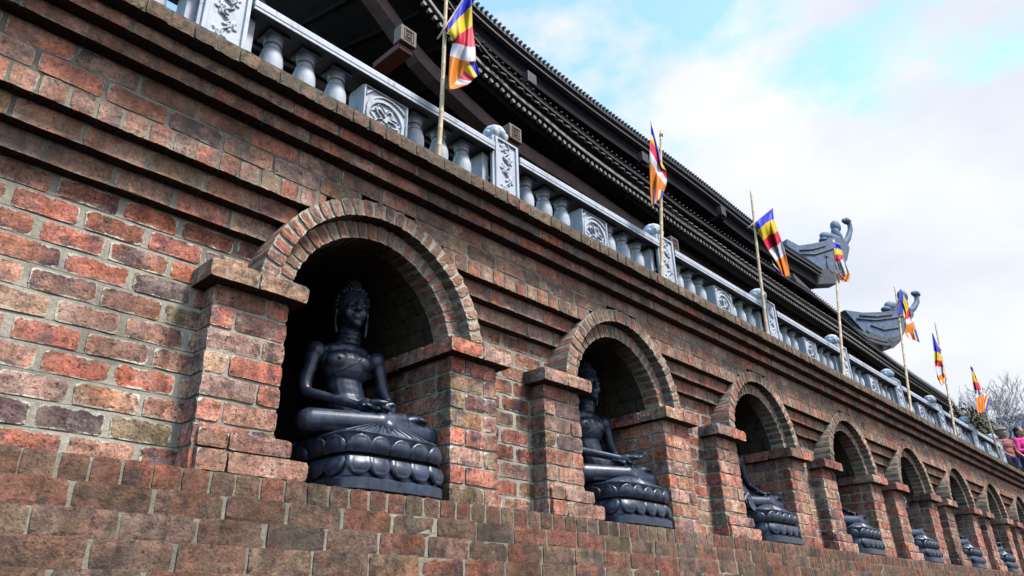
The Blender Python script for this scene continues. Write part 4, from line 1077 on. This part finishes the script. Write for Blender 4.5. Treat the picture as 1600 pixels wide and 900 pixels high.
# curled roof corners: a thick hip ridge in the vertical plane of the corner, with its horn and figure
def corner(tip, yt, body, horn, knob, fig, eave, th, groove):
    T = P(*tip, y=yt); nrm = Vector((1, 1, 0)).normalized()      # plane through the tip, running (1,-1,0)
    nrm = Vector((0.42, 1, 0)).normalized()
    def Q(u, v, off=0.0):
        d = CF+CR*((u-800)/FPX)+CU*((450-v)/FPX); o = Vector((0, 0, EYE))
        t = (T-o).dot(nrm)/d.dot(nrm); return o+d*t+nrm*off
    mb = MB(); n = len(body)
    bm = bmesh.new(); vs = [bm.verts.new(Q(*p, -th/2)) for p in body]; f = bm.faces.new(vs)
    r = bmesh.ops.extrude_face_region(bm, geom=[f]); bmesh.ops.translate(bm, vec=nrm*th, verts=[v for v in r['geom'] if isinstance(v, bmesh.types.BMVert)])
    bmesh.ops.recalc_face_normals(bm, faces=bm.faces); bmesh.ops.triangulate(bm, faces=[f for f in bm.faces if len(f.verts) > 4])
    mb.bm(bm); o = build(mb, 'roof_corner', M['slate'], tem)
    sc = (Q(tip[0]+1, tip[1])-Q(*tip)).length      # metres per pixel here
    mb = MB(); pts = [Q(*p) for p in horn]; rad = [sc*r_ for r_ in (5, 4, 3.2, 2.8, 2.5, 2.3, 2.2)][:len(pts)]; rad += [sc*2.2]*(len(pts)-len(rad))
    mb.tube(pts, rad, 12); 
    for p, r_ in knob: mb.ell(Q(*p), sc*r_, seg=12)
    build(mb, 'curled_horn', M['slate'], o, smooth=True)
    mb = MB()
    for (p, r_, q) in fig: mb.ell(Q(*p), (sc*r_*(1 if q is None else q[0]), sc*4.5, sc*r_*(1 if q is None else q[1])), Matrix.Rotation(math.atan2(nrm.y, nrm.x)-PI/2, 3, 'Z'), 14)
    build(mb, 'guardian_figure', M['slate'], o, smooth=True)
    mb = MB()
    for g in groove:
        pts = [Q(*p, -th/2-0.012) for p in g]; mb.tube(pts, sc*0.9, 6)
    build(mb, 'ridge_moulding', M['slate_dark'], o, smooth=True)
    # underside of the corner, running back to the hall
    mb = MB(); n = len(eave); bk = Vector((0.10, 0.75, 0.10))*S*0.6
    a = [Q(*p, -th/2-0.03) for p in eave]; mb.add(a+[p+bk for p in a], [(i, i+1, n+i+1, n+i) for i in range(n-1)]+[tuple(range(n))] if False else [(i, i+1, n+i+1, n+i) for i in range(n-1)])
    bm = bmesh.new(); vs = [bm.verts.new(p) for p in a]; f = bm.faces.new(vs); r = bmesh.ops.extrude_face_region(bm, geom=[f])
    bmesh.ops.translate(bm, vec=bk, verts=[v for v in r['geom'] if isinstance(v, bmesh.types.BMVert)]); bmesh.ops.recalc_face_normals(bm, faces=bm.faces)
    bmesh.ops.triangulate(bm, faces=[f for f in bm.faces if len(f.verts) > 4]); mb = MB(); mb.bm(bm)
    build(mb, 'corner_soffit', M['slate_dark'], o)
    return o
corner((1322, 395), 2.38,
       [(1222, 378), (1241, 388), (1262, 385), (1284, 380), (1300, 374), (1316, 382), (1320, 392), (1316, 410), (1308, 426), (1303, 446), (1265, 448), (1240, 420), (1222, 400)],
       [(1308, 392), (1318, 383), (1325, 372), (1328.5, 360), (1327.5, 351), (1323, 346)], [((1322.5, 345.5), 3.9), ((1318.5, 345), 2.6), ((1327, 346), 2.2)],
       [((1305.5, 354.5), 6.6, (1, 1.12)), ((1306, 366), 6, (0.9, 1.5)), ((1308, 378), 9, (1.0, 1.1)), ((1294, 371), 8, (1.5, 0.75)), ((1286.5, 375.5), 5, (1, .6)), ((1299, 378), 8, (1.6, 0.8)), ((1311, 372), 5, (.6, 1.6))],
       [(1222, 402), (1262, 425), (1284, 424), (1304, 434), (1303, 447), (1265, 448.5), (1230, 432)], 0.42,
       [[(1242, 396), (1262, 394), (1282, 388)], [(1240, 402), (1265, 402), (1290, 394), (1300, 388)], [(1281, 404), (1286, 407)], [(1285, 408), (1284, 420), (1290, 430), (1303, 432)]])
# middle eave of the lower corner
CM = [(PU(u, v, y=2.25)[0], PU(u, v, y=2.25)[2]) for u, v in ((1240, 430), (1300, 487), (1330, 510), (1358, 524), (1385, 531), (1398, 528))]
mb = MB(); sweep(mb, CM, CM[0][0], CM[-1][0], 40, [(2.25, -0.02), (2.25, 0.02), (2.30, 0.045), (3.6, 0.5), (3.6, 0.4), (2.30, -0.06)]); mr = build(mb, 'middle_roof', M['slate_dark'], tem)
mb = MB(); sweep(mb, CM, CM[0][0], CM[-1][0], 40, [(2.235, -0.075), (2.235, -0.045), (2.25, -0.045), (2.25, -0.075)]); build(mb, 'eave_trim', M['fascia'], mr)
corner((1405, 500), 2.18,
       [(1312, 488), (1340, 492), (1370, 491), (1392, 488), (1408, 484), (1418, 486), (1420, 496), (1412, 510), (1406, 520), (1397, 538), (1386, 547), (1372, 549), (1350, 530), (1330, 508)],
       [(1408, 492), (1418, 489), (1427, 482), (1432.5, 472), (1432.5, 465), (1431, 461)], [((1431, 459.5), 3.9), ((1427, 458.5), 2.6), ((1435, 460.5), 2.2)],
       [((1410, 463), 6.4, (1, 1.12)), ((1411, 474), 6, (0.9, 1.4)), ((1410, 484), 7, (1.1, 1.0)), ((1394, 480), 9, (1.2, 0.7)), ((1385, 484), 6, (1.1, .6)), ((1399, 486), 8, (1.5, 0.7))],
       [(1345, 520), (1372, 532), (1392, 530), (1404, 522), (1397, 538), (1386, 548), (1371, 550)], 0.42,
       [[(1335, 497), (1360, 498), (1385, 495)], [(1330, 502), (1360, 504), (1390, 500), (1404, 496)], [(1352, 512), (1372, 519), (1396, 515)], [(1372, 530), (1384, 538), (1396, 532)]])

# ------------------------------------------------------------------ shrubs on the terrace beyond the hall
def leafcloud(mb, c, r, n, size, rr, flat=1.0):
    for _ in range(n):
        d = Vector((rr.gauss(0, 1), rr.gauss(0, 1), rr.gauss(0, 1))).normalized()*(rr.random()**0.45)
        p = Vector((c[0]+d.x*r[0], c[1]+d.y*r[1], c[2]+d.z*r[2]))
        a = Vector((rr.gauss(0, 1), rr.gauss(0, 1), rr.gauss(0, 1))).normalized(); b_ = a.orthogonal().normalized(); s_ = size*rr.uniform(.6, 1.4)
        mb.add([p-a*s_, p+b_*s_*.45, p+a*s_, p-b_*s_*.45], [(0, 1, 2, 3)])
SH = [((1489, 640), 9.9, 0.9), ((1507, 652), 10.3, 0.9), ((1524, 664), 10.7, 0.85), ((1538, 682), 11.0, 0.7)]
SHL = ['brown green shrub just beyond the end of the temple eave', 'bushy olive shrub behind the second last carved post', 'dark olive shrub below the crown of the bare tree', 'low dark shrub nearest the people at the far end']
for i, (px, X, rad) in enumerate(SH):
    q = PU(*px, x=X); c = Vector(V(*q)); 
    rt = empty('shrub', (c.x, c.y, ZT), SHL[i], 'shrub', 'shrubs on the terrace')
    rr = random.Random(20+i); mb = MB()
    leafcloud(mb, (c.x, c.y, c.z-0.55), (rad, rad, 0.75), 900, 0.10, rr); leafcloud(mb, (c.x+0.3, c.y, c.z-1.5), (rad*1.1, rad, 1.1), 900, 0.11, rr)
    build(mb, 'foliage', M['leaf'], rt)
    mb = MB()
    for q_ in range(6):
        a = rr.uniform(0, 6.28); e = Vector((c.x+math.cos(a)*.6, c.y+math.sin(a)*.6, c.z-rr.uniform(0, .6))); mb.tube([(c.x, c.y, ZT), (c.x+(e.x-c.x)*.3, c.y+(e.y-c.y)*.3, (ZT+e.z)/2), e], [0.07, 0.04, 0.015], 6)
    build(mb, 'stem', M['bark'], rt)

# ------------------------------------------------------------------ bare tree
TC = Vector(V(*PU(1532, 634, x=14.0))); TB = Vector((TC.x, TC.y, ZT))
tree = empty('bare_tree', TB, 'bare twiggy tree with a few dry reddish leaves behind the farthest flag', 'tree')
rr = random.Random(5); mbt = MB(); mbb = MB(); tips = []
def branch(p, d, L, r, lev):
    n = 4; pts = [p.copy()]; rs = [r]; q = p.copy(); dd = d.copy()
    for i in range(n):
        dd = (dd+Vector((rr.gauss(0, .13), rr.gauss(0, .13), rr.gauss(0, .08)+0.05))).normalized(); q = q+dd*L/n; pts.append(q.copy()); rs.append(max(0.008, r*(1-0.45*(i+1)/n)))
    (mbt if lev == 0 else mbb).tube(pts, rs, 7 if lev < 2 else (5 if lev < 4 else 3), cap=False)
    if lev >= 6: tips.append(q); return
    nb = [7, 4, 4, 3, 2, 2][lev]
    for i in range(nb):
        t = 1 if i == 0 and lev > 0 else rr.uniform(0.45 if lev else 0.8, 1); k = min(n-1, int(t*n)); b0_ = pts[k].lerp(pts[k+1], t*n-k)
        ax = Vector((rr.gauss(0, 1), rr.gauss(0, 1), rr.gauss(0, 1))).cross(dd).normalized()
        nd = (Matrix.Rotation(rr.uniform(0.35, 0.85 if lev else 1.0)*(1 if i else .5), 3, ax) @ dd)
        branch(b0_, nd.normalized(), L*(rr.uniform(.58, .78) if lev else 0.33), rs[-1]*rr.uniform(.6, .8), lev+1)
hT = TC.z-TB.z
branch(TB, Vector((0.02, 0, 1)), hT*0.66, 0.17, 0)
build(mbt, 'trunk', M['bark'], tree)
mbl = MB()
for q in tips:
    if rr.random() < 0.05:
        a = Vector((rr.gauss(0, 1), rr.gauss(0, 1), rr.gauss(0, 1))).normalized(); b_ = a.orthogonal(); s_ = 0.055; mbl.add([q-a*s_, q+b_*s_*.6, q+a*s_, q-b_*s_*.6], [(0, 1, 2, 3)])
cro = build(mbb, 'crown', M['bark'], tree)
tag(build(mbl, 'dry_leaves', M['leaf_red'], tree), kind='stuff')

# ------------------------------------------------------------------ low gallery far behind the people
g0 = Vector(V(*PU(1582, 690, x=15.0)))
gal = empty('garden_gallery', (g0.x, g0.y, ZT), 'low grey roofed gallery at the far right behind the people', 'pavilion')
A_ = Vector(V(*PU(1560, 663, x=15))); B_ = Vector(V(*PU(1640, 660, x=15)))
mb = MB(); ya, yb_ = B_.y-1.0, A_.y+0.0
mb.add([(A_.x, ya, A_.z), (A_.x, yb_, A_.z), (A_.x-2.2, ya, A_.z-1.15), (A_.x-2.2, yb_, A_.z-1.15), (A_.x+3, ya, A_.z-1.2), (A_.x+3, yb_, A_.z-1.2), (A_.x-2.2, ya, A_.z-1.3), (A_.x-2.2, yb_, A_.z-1.3), (A_.x+3, ya, A_.z-1.35), (A_.x+3, yb_, A_.z-1.35)],
       [(0, 1, 3, 2), (0, 4, 5, 1), (2, 3, 7, 6), (4, 8, 9, 5), (6, 7, 9, 8), (1, 5, 9, 7, 3), (0, 2, 6, 8, 4)])
gr = build(mb, 'roof', M['slate_dark'], gal)
mb = MB(); y = ya+0.1
while y < yb_:
    mb.tube([(A_.x-0.02, y, A_.z+0.02), (A_.x-2.22, y, A_.z-1.13)], 0.045, 6); y += 0.28
build(mb, 'tile_ribs', M['slate'], gr)
mb = MB(); mb.bbox(A_.x-0.15, A_.x+0.15, ya, yb_, A_.z+0.0, A_.z+0.28, 0.04); build(mb, 'ridge', M['slate'], gr)
mb = MB(); mb.box(A_.x-1.4, A_.x+2.4, ya+0.2, yb_-0.2, ZT, A_.z-1.3); build(mb, 'wall', M['far_wall'], gal)
mb = MB(); mb.bbox(A_.x-1.62, A_.x-1.41, ya+0.2, yb_-0.2, A_.z-1.85, A_.z-1.36, 0.02); build(mb, 'beam', M['block_red'], gal)

# dark timber barrier between the last post and the people
xb0, xb1 = 6.46*S, 9.0*S
bar = empty('timber_barrier', (xb0, 1.12*S, ZT), 'dark timber rail barrier beyond the last carved post of the balustrade', 'barrier')
for zz in (0.14, 0.34, 0.54):
    mb = MB(); mb.bbox(xb0, xb1, 1.12*S, 1.12*S+0.06, ZT+zz, ZT+zz+0.10, 0.008); build(mb, 'rail', M['wood'], bar)
for k in range(7):
    mb = MB(); x = xb0+0.02+(xb1-xb0-0.12)*k/6; mb.bbox(x, x+0.09, 1.12*S+0.062, 1.12*S+0.15, ZT, ZT+0.70, 0.008); build(mb, 'barrier_post', M['wood'], bar)

# ------------------------------------------------------------------ people beyond the balustrade
def person(px, x, yy, label, top, legs, hairmat, hat=False, arm='hip', ang=0.0, H=1.62):
    q = PU(*px, x=x); hd = Vector(V(*q)); base = Vector((hd.x, hd.y, ZT)); k = H/1.62
    hz = hd.z-ZT-0.10                       # centre of head above the floor
    k = hz/1.50
    rt = empty('person', base, label, 'person'); rt.rotation_euler = (0, 0, ang)
    mb = MB()
    def C_(a, b2, ra, rb): mb.cap(Vector(a)*k, Vector(b2)*k, ra*k, rb*k, 14)
    mb.ell(Vector((0, 0, 1.50))*k, (0.075*k, 0.092*k, 0.112*k)); mb.ell(Vector((0, -0.03, 1.44))*k, (0.055*k, 0.065*k, 0.06*k))
    mb.ell(Vector((0, -0.098, 1.485))*k, (0.012*k, 0.02*k, 0.022*k))
    for s_ in (-1, 1): mb.ell(Vector((s_*0.076, 0.01, 1.485))*k, (0.012*k, 0.02*k, 0.03*k)); mb.ell(Vector((s_*.028, -.083, 1.51))*k, .012*k)
    mb.ell(Vector((0, -.088, 1.435))*k, (0.024*k, .012*k, .008*k))
    C_((0, 0.01, 1.30), (0, 0, 1.42), 0.055, 0.05)
    mb.ell(Vector((0, 0.01, 1.18))*k, (0.165*k, 0.105*k, 0.16*k)); mb.ell(Vector((0, 0.01, 1.28))*k, (0.17*k, 0.085*k, 0.07*k)); mb.ell(Vector((0, 0, 1.0))*k, (0.135*k, 0.10*k, 0.14*k)); mb.ell(Vector((0, 0.01, 0.88))*k, (0.16*k, 0.115*k, 0.12*k))
    for s_ in (-1, 1):
        C_((s_*0.09, 0, 0.85), (s_*0.10, -0.01, 0.47), 0.085, 0.058); C_((s_*0.10, -0.01, 0.47), (s_*0.10, 0.02, 0.08), 0.055, 0.038)
        C_((s_*0.10, 0.04, 0.045), (s_*0.11, -0.15, 0.035), 0.04, 0.033)
    hands = []
    for s_ in (-1, 1):
        sh = (s_*0.18, 0.01, 1.28)
        if arm == 'fold': el = (s_*0.24, -0.02, 1.02); wr = (-s_*0.02, -0.20, 1.04)
        else: el = (s_*0.25, 0.0, 1.02); wr = (s_*0.20, -0.17, 0.92)
        C_(sh, el, 0.052, 0.042); C_(el, wr, 0.040, 0.028)
        w_ = Vector(wr)*k; d = (Vector(wr)-Vector(el)).normalized(); hand(mb, w_, w_+d*0.06, d, (0, 0, 1), -s_, 0.4, 0.8*k)
    me = remesh_obj(mb, 0.012, 3, 0.5)
    body = link('body', me, M['skin'], rt)
    # clothing: slightly larger shells
    mb = MB()
    mb.ell(Vector((0, 0.01, 1.18))*k, (0.178*k, 0.12*k, 0.165*k)); mb.ell(Vector((0, 0.01, 1.285))*k, (0.185*k, 0.098*k, 0.075*k)); mb.ell(Vector((0, 0, 1.0))*k, (0.155*k, 0.118*k, 0.15*k)); mb.ell(Vector((0, 0.01, 0.90))*k, (0.175*k, 0.13*k, 0.10*k)); mb.cap(Vector((0, .01, 1.3))*k, Vector((0, .005, 1.36))*k, .072*k, .060*k)
    for s_ in (-1, 1):
        sh = Vector((s_*0.18, 0.01, 1.28))*k
        if arm == 'fold': el = Vector((s_*0.24, -0.02, 1.02))*k; wr = Vector((s_*0.06, -0.155, 1.035))*k
        else: el = Vector((s_*0.25, 0.0, 1.02))*k; wr = Vector((s_*0.215, -0.12, 0.95))*k
        mb.cap(sh, el, 0.066*k, 0.056*k); mb.cap(el, wr, 0.053*k, 0.043*k)
    link('top', remesh_obj(mb, 0.014, 3, 0.5), M[top], rt)
    mb = MB(); mb.ell(Vector((0, 0.01, 0.87))*k, (0.172*k, 0.126*k, 0.10*k))
    for s_ in (-1, 1): mb.cap(Vector((s_*0.09, 0, 0.84))*k, Vector((s_*0.10, -0.01, 0.47))*k, 0.100*k, 0.074*k); mb.cap(Vector((s_*0.10, -0.01, 0.47))*k, Vector((s_*0.10, 0.02, 0.12))*k, 0.074*k, 0.06*k)
    link('trousers', remesh_obj(mb, 0.014, 3, 0.5), M[legs], rt)
    mb = MB(); mb.ell(Vector((0, 0.025, 1.53))*k, (0.092*k, 0.10*k, 0.105*k)); mb.ell(Vector((0, 0.075, 1.46))*k, (0.075*k, 0.055*k, 0.09*k))
    if hat: mb.ell(Vector((0, 0.0, 1.59))*k, (0.105*k, 0.11*k, 0.06*k))
    link('hat' if hat else 'hair', remesh_obj(mb, 0.010, 2, 0.5), M[hairmat], rt)
    return rt
person((1590, 668), 7.5, 1.1, 'person in a bright pink top with dark hair and arms held forward', 'pink', 'navy', 'hair', False, 'fold', -0.5)
person((1564, 670), 7.1, 1.2, 'short person in coral red patterned clothes and knitted hat behind the last carved post', 'coral', 'navy', 'knit', True, 'down', -0.6)
